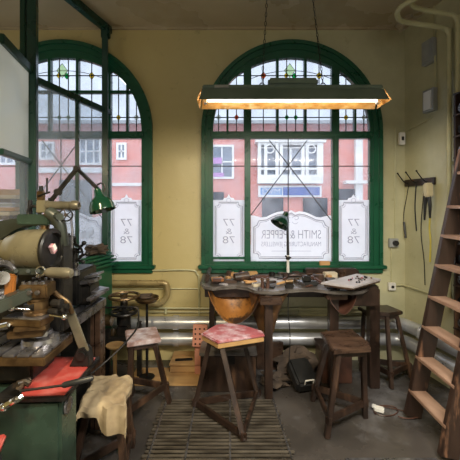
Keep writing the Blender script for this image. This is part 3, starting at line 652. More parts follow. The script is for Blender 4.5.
# ------------------------------------------------------------------ ladder
ld = empty('step_ladder', (1.28,2.2,0), 'worn red-brown wooden ladder leaning at the right wall rack', 'ladder')
fL = G(405,418); fR = G(439,459)
slope = Vector((.406,0,1.95))
def on(f, z): return Vector((f.x + slope.x*z/1.95, f.y, z))
fL.z = 0; fR.z = 0; fL.x += .05; fR.x += .05
for f in (fL, fR):
    q = MB(); q.bar(on(f,0.015), on(f,1.95), .042, .115, up=(1,0,-.2), bev=.004); q.build('stringer','wood_ladder',ld)
for py in (391, 357.5, 327, 297, 265.5, 236, 207):
    z = CH-(py-HZ)*fL.y/F
    if z > 1.9: continue
    a = on(fL,z); b = on(fR,z); q = MB(); q.bar(a+Vector((-.005,.015,0)), b+Vector((-.005,-.015,0)), .11, .024, bev=.003); q.build('tread','wood_tread',ld)
for z in (1.78,):
    a = on(fL,z); b = on(fR,z); q = MB(); q.bar(a,b,.11,.024,bev=.003); q.build('tread','wood_tread',ld)

# ------------------------------------------------------------------ stools
def stool(name, seat, feet, zs, zst, label, smat='wood_dark', seat_th=.035, leg=.032, cushion=None, topfr=.72, legmat='wood_dark', third=True):
    c = sum((Vector((x,y,0)) for x, y in seat), Vector())/len(seat)
    r = empty(name, (c.x,c.y,0), label, 'stool')
    q = MB(); q.prism([(x,y,zs-seat_th) for x, y in seat], (0,0,seat_th), bev=.006); q.build('seat', smat, r)
    if cushion:
        q = MB(); q.prism([(c.x+(x-c.x)*1.02,c.y+(y-c.y)*1.02,zs) for x, y in seat], (0,0,.022), bev=.007); q.build('cushion', cushion, r, label='faded pink-red seat pad')
    q = MB(); q.prism([(c.x+(x-c.x)*.78,c.y+(y-c.y)*.78,zs-seat_th-.035) for x, y in seat], (0,0,.035)); q.build('seat_frame', legmat, r)
    tops = []; ft = [Vector((f_[0],f_[1],f_[2] if len(f_)>2 else 0)) for f_ in feet]
    for f in ft:
        # top end under the closest part of the seat
        best = min(seat, key=lambda s_: (s_[0]-f.x)**2+(s_[1]-f.y)**2)
        t = Vector((c.x+(best[0]-c.x)*topfr, c.y+(best[1]-c.y)*topfr, zs-seat_th-.005)); tops.append(t)
        q = MB(); q.bar(f, t, leg, leg*1.25, up=(0,1,0), bev=.004); q.build('leg', legmat, r)
    n = len(ft)
    for i in range(n):
        a = ft[i].lerp(tops[i], zst/zs); b = ft[(i+1)%n].lerp(tops[(i+1)%n], zst/zs)
        d = (b-a).normalized(); q = MB(); q.bar(a-d*.03, b+d*.03, .022, .046, bev=.003); q.build('stretcher', legmat, r)
    return r
def pg(l, z): return [(G(x,y,z).x, G(x,y,z).y) for x, y in l]
stool('padded_stool', pg([(202,333),(218,341.5),(264,334.5),(262,331),(245,325.5),(228,323),(216,325)],.6), [(G(195,410).x,G(195,410).y,.033),(G(244,441,.03).x,G(244,441,.03).y,.033),(G(258,396).x,G(258,396).y,0)], .58, .03, 'three-legged workshop stool with faded pink-red pad in front of the bench', 'wood_pale', cushion='pinkpad', topfr=.75, leg=.034)
stool('wooden_stool', pg([(320.5,331.5),(334,350),(371,347.5),(369,342),(352,329)],.6), [(.645,2.20),(.985,2.41),(.655,2.62)], .6, .13, 'plain dark wooden stool with bare seat right of centre', 'wood_mid', leg=.034)
stool('wooden_stool', pg([(125,330),(127,343),(161,338),(156,326)],.6), [(-.465,2.56),(-.69,2.22),(-.80,2.70)], .6, .16, 'pale scuffed seat stool standing left below the left window', 'fadedseat', leg=.034)
stool('wooden_stool', [(1.50,3.15),(1.55,2.96),(1.40,2.90),(1.22,2.97),(1.2,3.1)], [(1.36,2.78),(1.62,2.95),(1.22,3.08)], .6, .12, 'dark stool tucked in the corner behind the right end of bench', 'wood_dark', leg=.03)
cs = stool('cloth_covered_stool', [(-.83,2.03),(-.61,2.04),(-.565,1.76),(-.80,1.75)], [(-.57,1.80),(-.885,1.83),(-.625,2.12)], .48, .1, 'dark stool draped with a stained canvas cloth beside the green cabinet', 'wood_dark', leg=.034)
# canvas cloth on it
ztop = .492; q = MB(); g = []
nu, nv = 26, 26
sx0, sx1, sy0, sy1 = -.812, -.588, 1.735, 2.05
for i in range(nu):
    row = []
    for j in range(nv):
        u = -.16+1.32*i/(nu-1); v = -.15+1.23*j/(nv-1)
        x = sx0+(sx1-sx0)*u; y = sy0+(sy1-sy0)*v; z = ztop
        ox = max(0, sx0-x, x-sx1); oy = max(0, sy0-y, y-sy1); o_ = math.hypot(ox, oy)
        drop = o_*1.0
        lim = 0.22 if (u > .3 and v < 0) else 1.0
        xx = min(max(x, sx0-.012), sx1+.012) + (.010*math.sin(9*v+2) if ox else 0); yy = min(max(y, sy0-.014), sy1+.012) + (.012*math.sin(16*u) if oy else 0)
        if v < 0: tt = min(1,max(0,(u-.40)/.13)); drop *= 1+1.9*tt*tt*(3-2*tt)
        z -= drop; n_ = noise.noise(Vector((x*9,y*9,3)))
        z += .018*n_ + .014*noise.noise(Vector((x*25,y*25,5)))+.004; row.append((xx+.012*n_+.024*(1-2*min(1,max(0,v))), yy+.01*n_, z))
    g.append(row)
q.sheet(g, .004); q.build('canvas_cloth','canvas',label='crumpled tan canvas cloth draped over the stool beside the green cabinet',cat='cloth')

# ------------------------------------------------------------------ jewellers bench
bz = .87
bench = empty('workbench', (.5,2.95,0), 'long jewellers workbench with scalloped edge and dark wooden legs under the window', 'workbench')
def bpt(px, py): g_ = G(px,py,bz); return (g_.x, g_.y, bz-.026)
front = [bpt(200,283),bpt(203,286.5),bpt(212,288),bpt(222,286.3),bpt(236,285.4),bpt(248,287),bpt(254,290.5),bpt(260,291.5),bpt(270,292),bpt(280,291),bpt(288,290),bpt(300,288.6),bpt(313,288.4),bpt(324,290),bpt(334,291.5),bpt(352,292),bpt(364,291),bpt(369,288),(1.16,2.75,bz-.026)]
q = MB(); q.prism([(-.27,3.255,bz-.026)]+front+[(1.22,3.255,bz-.026)], (0,0,.026), bev=.008); q.build('bench_top','benchtop',bench)
q = MB(); q.bb(-.2,1.15,3.17,3.25,bz-.14,bz-.026,.004); q.bb(-.22,1.12,2.86,2.91,bz-.12,bz-.026,.004); q.build('apron','wood_dark',bench)
def leg(pxt, pyb, w_, Y, mat='wood_dark'):
    X = (pxt-CX)*Y/F; q = MB(); q.bb(X-w_/2,X+w_/2,Y-w_/2,Y+w_/2,0,bz-.0265,.005); q.build('leg',mat,bench)
leg(268.5,397,.062,2.63); leg(333,392,.075,2.78); leg(373,365,.085,2.82); leg(212,360,.05,3.12)
for px, Y in ((333,2.72),(268,2.58)):
    X = (px-CX)*Y/F; q = MB(); q.box((X+.02,Y,bz-.065),(.17,.10,.05),bev=.006); q.build('bench_pin','wood_mid',bench)
q = MB(); q.box((-.2,3.05,bz+.04),(.035,.34,.08),ry=.2,bev=.01); q.build('end_board','wood_dark',bench)
q = MB(); q.bb(.72,1.21,3.13,3.2,bz,bz+.075,.008); q.build('back_rail','wood_dark',bench)
q = MB(); q.bb(1.0,1.22,2.70,2.98,bz-.15,bz+.02,.008); q.build('drawer_box','wood_dark',bench)
# leather skins slung beneath
def skin(xa, xb, yf, yb, ztop, depth, mat, label, tilt=0):
    q = MB(); g = []
    n_, mv = 18, 12
    for i in range(n_+1):
        u = i/n_; row = []
        for j in range(mv+1):
            v = j/mv  # 0 front rim, 1 back
            x = xa+(xb-xa)*u; cat = 4*u*(1-u)
            rim = depth*cat**.8*(1-v)**1.2*.80 ; sag = depth*cat*math.sin(math.pi*min(1,v*1.0))*.42
            y = yf+(yb-yf)*v + .05*cat*(1-v)*0
            z = ztop - rim - sag + tilt*(u-.5)*(1-v) + .010*noise.noise(Vector((u*5,v*5,depth*9)))
            row.append((x,y-.03*cat*(1-v),z))
        g.append(row)
    q.sheet(g, .004); return q.build('leather_skin', mat, label=label, cat='leather skin')
skin((210-CX)*2.72/F-.01, (262-CX)*2.62/F, 2.68, 2.98, bz-.0265, .31, 'leather', 'tan leather skin slung under the left scallop of the bench')
# hanging fold right of it
q = MB(); g = []
for i in range(15):
    u = i/14; row = []
    for j in range(12):
        v = j/11; x = .16+.33*u-(.10*v*(u-.3)); y = 2.70+.07*math.sin(u*6+1)+.05*v
        z = bz-.05-(.10+.34*(1-abs(u-.45)*1.7))*v; row.append((x,y,z+.012*noise.noise(Vector((u*6,v*6,2)))))
    g.append(row)
q.sheet(g,.005); q.build('leather_skin','leather_stained',label='dark-stained leather skin hanging in folds behind the left bench leg',cat='leather skin')
skin(.80, 1.02, 2.66, 2.92, bz-.05, .17, 'leather_dark', 'dark red-brown leather pouch slung under the right scallop of bench')
# raised board with beads
ib = MB(); bdz = .925
def rb(px, py): g_ = G(px,py,.94); return Vector((g_.x,g_.y,.925))
c4 = [rb(321,282.5),rb(354,286.8),rb(381,279),rb(357,273.5)]
ib.prism(c4,(0,0,.016),bev=.003); wb = ib.build('sorting_board','whiteboard',label='pale tilted sorting board scattered with beads at the right bench end',cat='board')
for (x, y) in ((.80,2.68),(1.0,2.62),(1.19,2.86),(1.05,2.95)): pass
q = MB(); q.bar(c4[0]+Vector((.03,.01,-.006)),c4[1]+Vector((-.01,.02,-.006)),.02,.012); q.bar(c4[1]+Vector((-.01,.02,-.006)),c4[2]+Vector((-.02,0,-.006)),.02,.012); q.build('edge_strip','wood_mid',wb)
q = MB(); q.bb(.82,.90,2.72,2.86,bz,.924,.004); q.bb(1.0,1.16,2.72,2.9,bz+.018,.924,.004); q.build('wood_riser','wood_dark',label='dark wooden riser block under the sorting board',cat='block')
random.seed(3)
def inq(u, v): return c4[0].lerp(c4[1],u).lerp(c4[3].lerp(c4[2],u),v)
for i in range(22):
    p = inq(.35+.5*random.random(), .3+.55*random.random()); r = random.uniform(.006,.011)
    q = MB(); q.ball(p+Vector((0,0,.016+r*.8)), r, (1,1,.8), .3, 1); q.build('bead', random.choice(['dark_iron','brass','leather_dark','black','steel','pinkpad']), label='small bead scattered on the pale sorting board', cat='bead', group='beads on the sorting board')

# bench tools ------------------------------------------------------
def B(px, py, z=bz): g_ = G(px, py, z); return Vector((g_.x,g_.y,z))
def block(px, py, s, mat, lab, cat='block', rz=0, z=bz, name='wood_block'):
    p = B(px,py,z); q = MB(); q.box((p.x,p.y,z+s[2]/2),s,rz=rz,bev=min(s)*.1); return q.build(name,mat,label=lab,cat=cat)
block(217,281,(.10,.07,.03),'cork','orange wooden block stack base left on the bench',rz=.1)
block(218,281,(.10,.055,.025),'orange','orange-red block on top of the left wooden block',rz=-.1,z=bz+.031)
block(217,281,(.07,.05,.02),'leather_dark','small dark red box topmost on the left block stack','box',z=bz+.057,name='small_box')
block(224,283,(.22,.05,.028),'wood_mid','long brown wooden strip lying at the left of the bench','strip',rz=.12,name='wood_strip')
block(237,276,(.12,.05,.03),'cork','pale wooden block near the sill, left of the bench','block',rz=-.1)
block(241,276,(.08,.05,.028),'paper','small cream box stacked near the sill on the left','box',z=bz+.031,rz=.2,name='small_box')
block(245,275,(.05,.04,.03),'wood_pale','pale block topmost of the pile near the sill','block',z=bz+.06)
block(252,275,(.10,.05,.035),'wood_pale','pale yellow block right of the sill pile','block',rz=.15)
block(262,278,(.13,.06,.03),'leather_dark','dark red box lying behind the ring clamp','box',rz=.05,name='small_box')
block(296,276,(.16,.05,.03),'wood_dark','dark wooden box behind the bench lamp','box',rz=.1,name='small_box')
q = MB(); q.box((.935,3.262,SIL+.026),(.10,.035,.04),bev=.004); q.build('wood_block','cork',label='light wooden block standing on the green sill above the cream box',cat='block')
block(330,278,(.12,.07,.055),'paper','cream cardboard box left of the sorting board','box',rz=.1,name='small_box')
block(318,280,(.10,.06,.05),'wood_dark','dark block beside the cream box','block',rz=-.2)
block(302,285,(.05,.13,.03),'steel','steel bar block lying across the centre of the bench','block',rz=.35,name='steel_block')
block(258,286,(.10,.04,.018),'paper','folded paper scrap left of the ring clamp','paper',rz=.4,name='paper_scrap')
block(268,281,(.28,.14,.008),'whiteboard','grey metal sheet under the ring clamp','sheet',rz=.05,name='metal_sheet')
block(350,274.5,(.16,.05,.045),'wood_dark','dark wooden block behind the sorting board','block')
# dark mallet cylinder
q = MB(); p = B(240,282.5); q.cyl(p+Vector((-.05,-.01,.045)),p+Vector((.07,.03,.05)),.036,.045,18); q.cyl(p+Vector((.07,.03,.05)),p+Vector((.08,.033,.05)),.03,.03); q.build('mallet_head','wood_dark',label='dark cylindrical mallet head lying on the left of the bench',cat='mallet')
# ring clamps pair
for k, dx in enumerate((-.022,.022)):
    p = B(265,288)+Vector((dx,0,0)); th = empty('ring_clamp', p, 'brown wooden ring clamp standing on bench, %s of the pair' % ('left' if k == 0 else 'right'), 'clamp')
    q = MB(); q.lathe(p,(0,0,1),[(.018,0),(.016,.03),(.011,.05),(.014,.07),(.010,.085)],12); q.build('body','leather_dark',th)
    q = MB(); q.torus(p+Vector((0,0,.07)),(0,0,1),.014,.004,16,6); q.build('collar','brass',th)
def stick(a, b, r, mat, lab, cat, name, head=None, hmat='steel'):
    a = Vector(a); b = Vector(b); th = empty(name, (a+b)/2, lab, cat)
    q = MB(); L = (b-a).length; q.lathe(a,b-a,[(r*.7,0),(r,L*.1),(r*1.1,L*.4),(r*.6,L)],10); q.build('handle',mat,th)
    if head == 'hammer':
        d = (b-a).normalized(); x = d.cross(Vector((0,0,1))).normalized(); q = MB(); q.cyl(b-x*.035,b+x*.035,.012,.010,10); q.build('head',hmat,th)
    elif head: q = MB(); d = (b-a).normalized(); q.cyl(b,b+d*head,r*.35,r*.15,8); q.build('blade',hmat,th)
stick(B(276,284)+Vector((0,0,.02)),B(262,285)+Vector((0,0,.02)),.012,'wood_dark','short dark-handled file right of the ring clamps','file','file',.09)
stick(B(300,279)+Vector((0,0,.03)),B(322,275)+Vector((0,0,.03)),.009,'wood_mid','hammer with brown handle lying toward the cream box','hammer','hammer','hammer')
stick(B(277,286)+Vector((0,0,.015)),B(290,282)+Vector((0,0,.015)),.010,'cork','pale-handled graver near the lamp base','graver','graver',.06)
stick(B(306,288)+Vector((0,0,.012)),B(322,284)+Vector((0,0,.012)),.009,'leather_dark','red-brown handled file in front of the tape dispenser','file','file',.08)
stick(B(248,280)+Vector((0,0,.02)),B(262,277)+Vector((0,0,.02)),.011,'wood_mid','brown-handled scraper behind the mallet head','scraper','scraper',.07)
# pliers
def pliers(p, rz, lab, mat='dark_iron'):
    p = Vector(p); q = MB(); c, s_ = math.cos(rz), math.sin(rz)
    T = lambda x, y: p+Vector((x*c-y*s_, x*s_+y*c, .012))
    q.tube(smooth_path([T(-.09,.03),T(-.04,.025),T(0,0),T(.04,-.006)],4),.006,7); q.tube(smooth_path([T(-.09,-.03),T(-.04,-.025),T(0,0),T(.04,.006)],4),.006,7); q.cyl(p+Vector((0,0,.002)),p+Vector((0,0,.022)),.011); q.build('pliers',mat,label=lab,cat='pliers')
pliers(B(284,279),.4,'open pliers lying just left of the lamp base'); pliers(B(305,277),-.3,'open pliers lying right of the lamp behind the dispenser'); pliers(B(339,290),.2,'pliers at the front edge of the right bench scallop')
pliers(B(253,277.5),.9,'pliers leaning near the pale yellow block')
# tape-dispenser-like black tool
p = B(310,286); th = empty('black_dispenser', p, 'black dispenser with round reel in the middle of the bench', 'dispenser')
q = MB(); q.box(p+Vector((0,0,.025)),(.13,.06,.04),bev=.01); q.build('base','black',th); q = MB(); q.cyl(p+Vector((-.03,-.02,.055)),p+Vector((-.03,.02,.055)),.035); q.build('reel','dark_iron',th)
# vise on bench near lamp
p = B(289,288); th = empty('bench_vise', p, 'small brass and iron bench vise left of the steel block', 'vise')
q = MB(); q.box(p+Vector((0,0,.02)),(.07,.06,.04),bev=.008); q.build('base','dark_iron',th); q = MB(); q.cyl(p+Vector((-.03,0,.05)),p+Vector((.03,0,.055)),.022); q.build('jaw','brass',th)
# tins and jars
for px, py, r, h, mt, lab in ((272,276,.03,.035,'dark_iron','small dark round tin near the sill right of the red box'),(281,274.5,.035,.02,'steel','shallow bright metal dish at the back of the bench'),(313,275,.03,.05,'dark_iron','dark round pot behind the hammer'),(297,282,.028,.03,'brass','bronze cup beside the lamp base'),(327,286,.025,.02,'steel','tiny steel cup at the corner of the sorting board'),(342,277,.028,.05,'wood_mid','brown wooden pot behind the cream box'),(260,290.5,.02,.02,'steel','small steel ring stand on the left bench tongue')):
    p = B(px,py); q = MB(); q.lathe(p,(0,0,1),[(r*.9,0),(r,.003),(r,h),(r*.85,h),(r*.8,h*.4),(.001,h*.35)],18); q.build('tin',mt,label=lab,cat='tin')
random.seed(21)
for i in range(12):
    p = B(random.uniform(226,352), random.uniform(274,287)) ; a_ = random.uniform(0,3.14); L = random.uniform(.07,.11); d = Vector((math.cos(a_),math.sin(a_)*.8,.05)); 
    th_ = MB(); th_.lathe(p+Vector((0,0,.016)), d, [(.007,0),(.012,L*.3),(.009,L*.8),(.006,L)], 9)
    th_.build('loose_file', ['wood_mid','cork','leather_dark'][i%3], label='short file with wooden handle lying loose among the bench clutter', cat='handle', group='loose file handles on the bench')
for i in range(12):
    p = B(random.uniform(214,350), random.uniform(273.5,288)); q = MB(); q.box(p+Vector((0,0,.008)), (random.uniform(.03,.09),random.uniform(.02,.05),.014), rz=random.uniform(0,3), bev=.002)
    q.build('metal_scrap', ['steel','whiteboard','dark_iron'][i%3], label='small flat metal scrap lying loose among the bench clutter', cat='scrap', group='flat metal scraps on the bench')
for i in range(14):
    p = B(random.uniform(220,350), random.uniform(272.5,282)); h_ = random.uniform(.025,.05); q = MB(); q.box(p+Vector((0,0,h_/2)), (random.uniform(.03,.06),random.uniform(.03,.05),h_), rz=random.uniform(0,3), bev=.003)
    q.build('wood_offcut', ['wood_dark','leather_dark','cork','black'][i%4], label='small chunky wooden offcut standing among the clutter at the back of the bench', cat='offcut', group='wooden offcuts on the bench')
# bench lamp
p = B(288,276); bl_ = empty('bench_lamp', p, 'adjustable bench lamp with green shade on a slim post', 'lamp')
q = MB(); q.lathe(p,(0,0,1),[(.045,0),(.045,.012),(.02,.03),(.012,.035)],20); q.build('base','dark_iron',bl_)
X = p.x; Y = p.y
zt3 = P(288,231,Y).z
q = MB(); q.cyl((X,Y,bz+.03),(X,Y,P(288,255,Y).z),.015,.012); q.build('lower_post','white',bl_,label='white lower post'); 
q = MB(); q.cyl((X,Y,P(288,255,Y).z),P(287.5,222,Y),.013,.011); q.tube([P(287.5,228,Y),P(288,221,Y),P(287,213,Y)],.010,8); q.build('upper_post','black',bl_)
q = MB(); q.ball(P(288,258,Y),.022,sub=2); q.cyl(P(285,256,Y),P(291,258,Y),.008); q.build('clamp','dark_iron',bl_)
ax = (P(278,229,Y-.05)-P(287,213,Y)).normalized()
q = MB(); st = P(287,212,Y); q.lathe(st,ax,[(.012,0),(.026,.01),(.028,.05),(.045,.07),(.078,.105),(.097,.15),(.094,.15),(.074,.107),(.040,.072),(.001,.06)],26); q.build('shade','shade',bl_)
q = MB(); q.ball(st+ax*.11,.026); q.build('bulb','white',bl_)

# ------------------------------------------------------------------ floor items
# low box, board, trunk, holed block, black case, sacks, plug
q = MB(); q.bb(-.88,-.20,2.82,3.12,.002,.014,.002); q.build('plywood_board','wood_pale',label='flat plywood board lying on the floor under the left pipes',cat='board')
tb = empty('low_wooden_box',(-.40,3.12,.014),'low pale wooden box with plank lid below the silver pipes','box')
q = MB(); q.bb(-.55,-.22,3.02,3.28,.016,.085,.004); q.build('body','wood_pale',tb); q = MB(); q.bb(-.555,-.215,3.0,3.14,.087,.10,.003); q.bb(-.555,-.215,3.145,3.28,.087,.10,.003); q.build('lid','wood_pale',tb)
q = MB(); q.box((-.43,3.08,.108),(.16,.03,.014),rz=.1,bev=.003); q.build('iron_bar','dark_iron',label='dark flat iron bar lying on the low wooden box',cat='bar')
hb = MB(); c = P(200,335.5,2.98); hb.box((c.x,c.y,c.z),(.13,.03,.20),ry=.05,bev=.004); hb.box((c.x,c.y+.06,c.z-.245),(.10,.08,.30),bev=.004); hh = hb.build('punch_block','pegboard',label='pinkish upright block drilled with holes by the pipes',cat='block')
for i in range(3):
    for j in range(4):
        q = MB(); pp = Vector((c.x-.04+.04*i, c.y-.018, c.z-.07+.045*j)); q.cyl(pp,pp+Vector((0,.005,0)),.008,n=10); q.build('hole','dark_iron',hh)
tk = empty('storage_chest',(0,2.85,0),'dark wooden chest standing behind the pink padded stool','chest')
q = MB(); q.bb(-.245,.215,2.73,3.0,0,.30,.006); q.build('body','wood_dark',tk); q = MB(); q.bb(-.255,.225,2.72,3.01,.302,.33,.005); q.build('lid','benchtop',tk)
q = MB(); q.bb(-.04,.04,2.715,2.725,.24,.30); q.build('hasp','dark_iron',tk)
tk2 = empty('wooden_crate',(.93,2.95,0),'dark reddish wooden crate behind the plain stool','crate')
q = MB(); q.bb(.80,1.06,2.86,3.10,0,.28,.006); q.build('body','leather_dark',tk2); q = MB(); q.bb(.79,1.07,2.85,3.11,.282,.30,.004); q.build('lid','wood_dark',tk2)
q = MB(); q.bb(.25,.50,3.10,3.13,0,.26,.004); q.build('plank_panel','wood_mid',label='brown wooden panel leaning below the pipes behind the black case',cat='panel')
# sack heap
q = MB(); q.ball((.60,3.02,.10),.16,(1.15,.6,.75),.9,3); q.build('sack','sack',label='crumpled brown sack heaped behind the black case',cat='sack')
q = MB(); q.ball((.38,2.84,.05),.10,(1.1,.9,.5),.9,3); q.build('sack','sack',label='smaller dark sack flopped on the floor left of the black case',cat='sack')
bc = empty('black_case', (.67,2.72,0), 'black carrying case with white handle on the floor under the bench', 'case')
q = MB(); q.box((.61,2.80,.115),(.19,.25,.11),rz=.25,rx=.5,bev=.02); q.build('body','black',bc); 
hp = Vector((.64,2.665,.12)); q = MB(); q.tube([hp+Vector((-.035,0,-.02)),hp+Vector((-.035,-.02,.02)),hp+Vector((.035,-.012,.025)),hp+Vector((.035,.01,-.015))],.006,7); q.build('handle','white',bc)
pl = G(379,412); q = MB(); q.box((pl.x,pl.y,.022),(.07,.04,.035),rz=-.5,bev=.006); q.box((pl.x-.03,pl.y+.015,.035),(.03,.03,.02),rz=-.5,bev=.004); q.build('plug_adapter','white',label='white plug adapter lying on the floor near the ladder foot',cat='plug')
cpts = []
for k in range(30):
    t = k/29*2*math.pi*1.25; a = G(386+12*math.cos(t+2.6), 412+5.5*math.sin(t+2.6)); cpts.append((a.x,a.y,.006+.008*k/29))
for k in range(14):
    t = k/13*2*math.pi*.75; a = G(419-10+12*math.cos(t-2), 417+4*math.sin(t-2)); cpts.append((a.x,a.y,.018))
q = MB(); q.tube(cpts,.004,6); q.build('power_cord','leather_dark',label='thin dark red power cord looped on the floor beside the plug',cat='cord')
fs_ = G(348,459); q = MB(); q.bb(.70,1.25,1.985,2.01,0,.012,.002); q.build('floor_strip','steel',label='thin metal floor strip at the bottom right by the ladder foot',cat='strip')
# power cable from bench
q = MB(); q.tube(smooth_path([P(289,292,2.72),P(288,310,2.74),P(290,335,2.76),P(289,360,2.8),G(286,378,.01)],5),.004,6); q.build('lamp_cable','black',label='thin black cable dropping from the bench beside the left leg',cat='cable')

# duckboard
db = empty('duckboard', (-.08,2.25,0), 'slatted duckboard of narrow dark strips on the floor in front of stool', 'duckboard')
for X in (-.49,-.28,-.07,.14,.33):
    q = MB(); q.bb(X-.012,X+.012,1.80,2.585,.0,.014); q.build('bearer','black',db)
random.seed(11)
for i in range(24):
    y = 2.58-.0335*i; a = -.53+random.uniform(-.01,.01); b = .345+.0028*i+random.uniform(-.012,.012)
    q = MB(); q.box(((a+b)/2,y,.021),(b-a,.0145,.014),rz=random.uniform(-.003,.003),bev=.003)
    for X in (-.49,-.28,.0,.33): q.cyl((X+random.uniform(-.004,.004),y,.0275),(X,y,.031),.0045,n=8)
    q.build('slat','grout',db)
for X in (-.495,-.27,.0,.335):
    q = MB()
    for i in range(23):
        y = 2.58-.0335*i+.0167; q.cyl((X+.002*i*(X>.3),y-.0169,.024),(X+.002*i*(X>.3),y+.0169,.024),.0075,n=8)
    q.build('spacer_rod','steel',db)

# ------------------------------------------------------------------ milling machine (foreground left)
mm_ = empty('milling_machine', (-1.0,1.6,0), 'large green and olive workshop milling machine at the left foreground', 'machine tool')
q = MB(); q.bb(-1.32,-.722,1.405,1.56,0,.715,.012); q.build('base_cabinet','mach_green',mm_)
q = MB(); q.bb(-1.26,-.98,1.78,1.93,0,1.24,.02); q.build('column','dark_iron',mm_)
trp = [(-.94,1.75),(-.712,1.745),(-.705,1.41),(-.89,1.40),(-.93,1.53),(-.905,1.64)]
q = MB(); q.prism([(x,y,.716) for x, y in [(-.98,1.78),(-.695,1.77),(-.698,1.395),(-1.0,1.385)]], (0,0,.022), bev=.004); q.build('tray_rim','dark_iron',mm_)
q = MB(); q.prism([(x,y,.738) for x, y in trp], (0,0,.006)); q.build('red_tray','red',mm_,label='red painted tray')
q = MB(); q.bb(-.97,-.86,1.57,1.70,.3,.716); q.build('gearbox','dark_iron',mm_)
c = Vector((-.716,1.46,.665)); q = MB(); q.torus(c,(1,0,0),.030,.006); q.cyl(c,c+Vector((.004,0,0)),.024); q.build('round_badge','steel',mm_)
# tray bracket and support arm
q = MB(); q.prism([(-.80,1.64,.745),(-.70,1.64,.745),(-.705,1.64,.80),(-.73,1.64,.84),(-.76,1.64,.83)],(0,.06,0),bev=.004); q.cyl((-.74,1.63,.80),(-.74,1.72,.80),.022); q.build('pivot_bracket','dark_iron',mm_)
q = MB(); q.bar(P(70,312,1.66),P(85,352,1.66),.045,.014,up=(0,1,0),bev=.003); q.build('support_arm','olive_dark',mm_)
q = MB(); q.tube(smooth_path([P(53,291,1.63),P(60,297,1.63),P(68,303,1.64),P(72,313,1.65)],5),.012,10); q.build('curved_lever','brass',mm_)
# drawbar with black grip
a = P(20,391,1.36); b = P(62,385.5,1.38); c2 = P(89,379,1.40)
q = MB(); q.cyl(a,b,.005); db2 = q.build('crank_rod','dark_iron',mm_)
q = MB(); q.lathe(b,c2-b,[(.008,0),(.0125,.01),(.0125,.11),(.009,.125)],14); q.build('grip','black',db2)
q = MB(); q.tube(smooth_path([P(-8,412,1.35),P(4,407,1.35),P(14,401,1.34),P(22,396,1.36)],5),.014,10); q.ball(P(4,407,1.35),.02); q.build('chrome_handle','chrome',mm_)
q = MB(); q.tube(smooth_path([P(18,390,1.40),P(24,382,1.42),P(30,384,1.42)],4),.014,8); q.cyl(P(17,384,1.40),P(30,380,1.44),.012); q.build('crank_joint','dark_iron',mm_)
# knee + table
q = MB(); q.bb(-1.30,-.90,1.50,1.70,.745,.838,.01); q.build('knee','dark_iron',mm_)
q = MB(); q.bb(-1.36,-.815,1.45,1.715,.838,.878,.005); tb_ = q.build('work_table','brass',mm_)
xs_ = [-1.36,-1.155,-1.075,-1.01,-.945,-.88,-.815]
for i in range(6):
    q = MB(); q.bb(xs_[i]+.006,xs_[i+1]-.006,1.452,1.713,.878,.89,.002); q.build('table_strip','steel',tb_)
q = MB(); c = Vector((-.925,1.615,.89)); q.lathe(c,(0,0,1),[(.085,0),(.08,.02),(.055,.03),(.05,.05)],28); q.cyl(c+Vector((.062,-.02,.02)),c+Vector((.062,-.02,.04)),.011,n=6); q.build('swivel_base','steel',mm_)
q = MB(); q.box((-.955,1.57,.955),(.15,.12,.035),rz=.25,bev=.005); q.build('lower_slide','brass',mm_)
q = MB(); q.box((-.93,1.57,.985),(.13,.15,.02),rz=.25,bev=.003); q.box((-.95,1.55,1.01),(.20,.10,.03),rz=-.1,bev=.004); q.build('cross_slide','brass',mm_)
q = MB(); q.box((-.95,1.55,1.029),(.19,.085,.008),rz=-.1,bev=.002); q.build('slide_top','steel',mm_)
q = MB(); q.cyl(P(1,327,1.5),P(9,325,1.5),.017,n=16); q.cyl(P(9,325,1.5),P(20,323,1.55),.008); q.build('slide_knob','chrome',mm_)
q = MB(); q.cyl(P(12,308,1.5),P(35,310,1.55),.006); q.ball(P(12,308,1.5),.016); q.build('ball_lever','chrome',mm_)
q = MB(); q.cyl(P(50,315,1.52),P(63,317,1.5),.006); q.ball(P(64,317,1.5),.014); q.build('ball_lever','chrome',mm_)
c = Vector((-.92,1.58,1.035)); q = MB(); q.lathe(c,(0,0,1),[(.06,0),(.062,.012),(.045,.02),(.045,.06),(.05,.065),(.05,.075)],24); q.build('turret_column','brass',mm_)
q = MB(); q.box(c+Vector((0,0,.112)),(.125,.11,.065),rz=.12,bev=.006); tp = q.build('tool_post','brass',mm_)
for i in range(4):
    for j in (-1,1):
        q = MB(); pp = c+Vector((-.045+.03*i,j*.04,.144)); q.cyl(pp,pp+Vector((0,0,.014)),.008,n=6); q.build('bolt','steel',tp)
q = MB()
for i in range(3): pp = c+Vector((-.035+.035*i,-.06,.112)); q.cyl(pp,pp+Vector((0,-.012,0)),.011,n=6)
q.build('clamp_screws','steel',tp)
# scattered fittings between slide and lever
for (px, py, r) in ((57,303,.018),(60,309,.014),(54,311,.016),(63,306,.012),(30,306,.015)):
    q = MB(); q.cyl(P(px-4,py,1.56),P(px+4,py+1,1.54),r,n=10); q.lathe(P(px+3,py+.8,1.545),(1,0,0),[(r*1.3,0),(r*1.3,.01)],10); q.build('feed_screw','dark_iron',mm_)
# bed bar
q = MB(); q.bar(P(-12,310,1.42),P(31,292,1.55),.06,.055,bev=.004); q.build('overhang_slide','mach_grey',mm_)
q = MB(); q.torus(P(-2,278,1.5),(1,-.8,0),.07,.016); q.cyl(P(-3,278,1.52),P(3,278,1.48),.03); q.build('handwheel','steel',mm_)
q = MB(); q.bar(P(11,274,1.52),P(9,299,1.52),.045,.03,up=(0,1,0),bev=.008); q.build('orange_guard','orange',mm_)
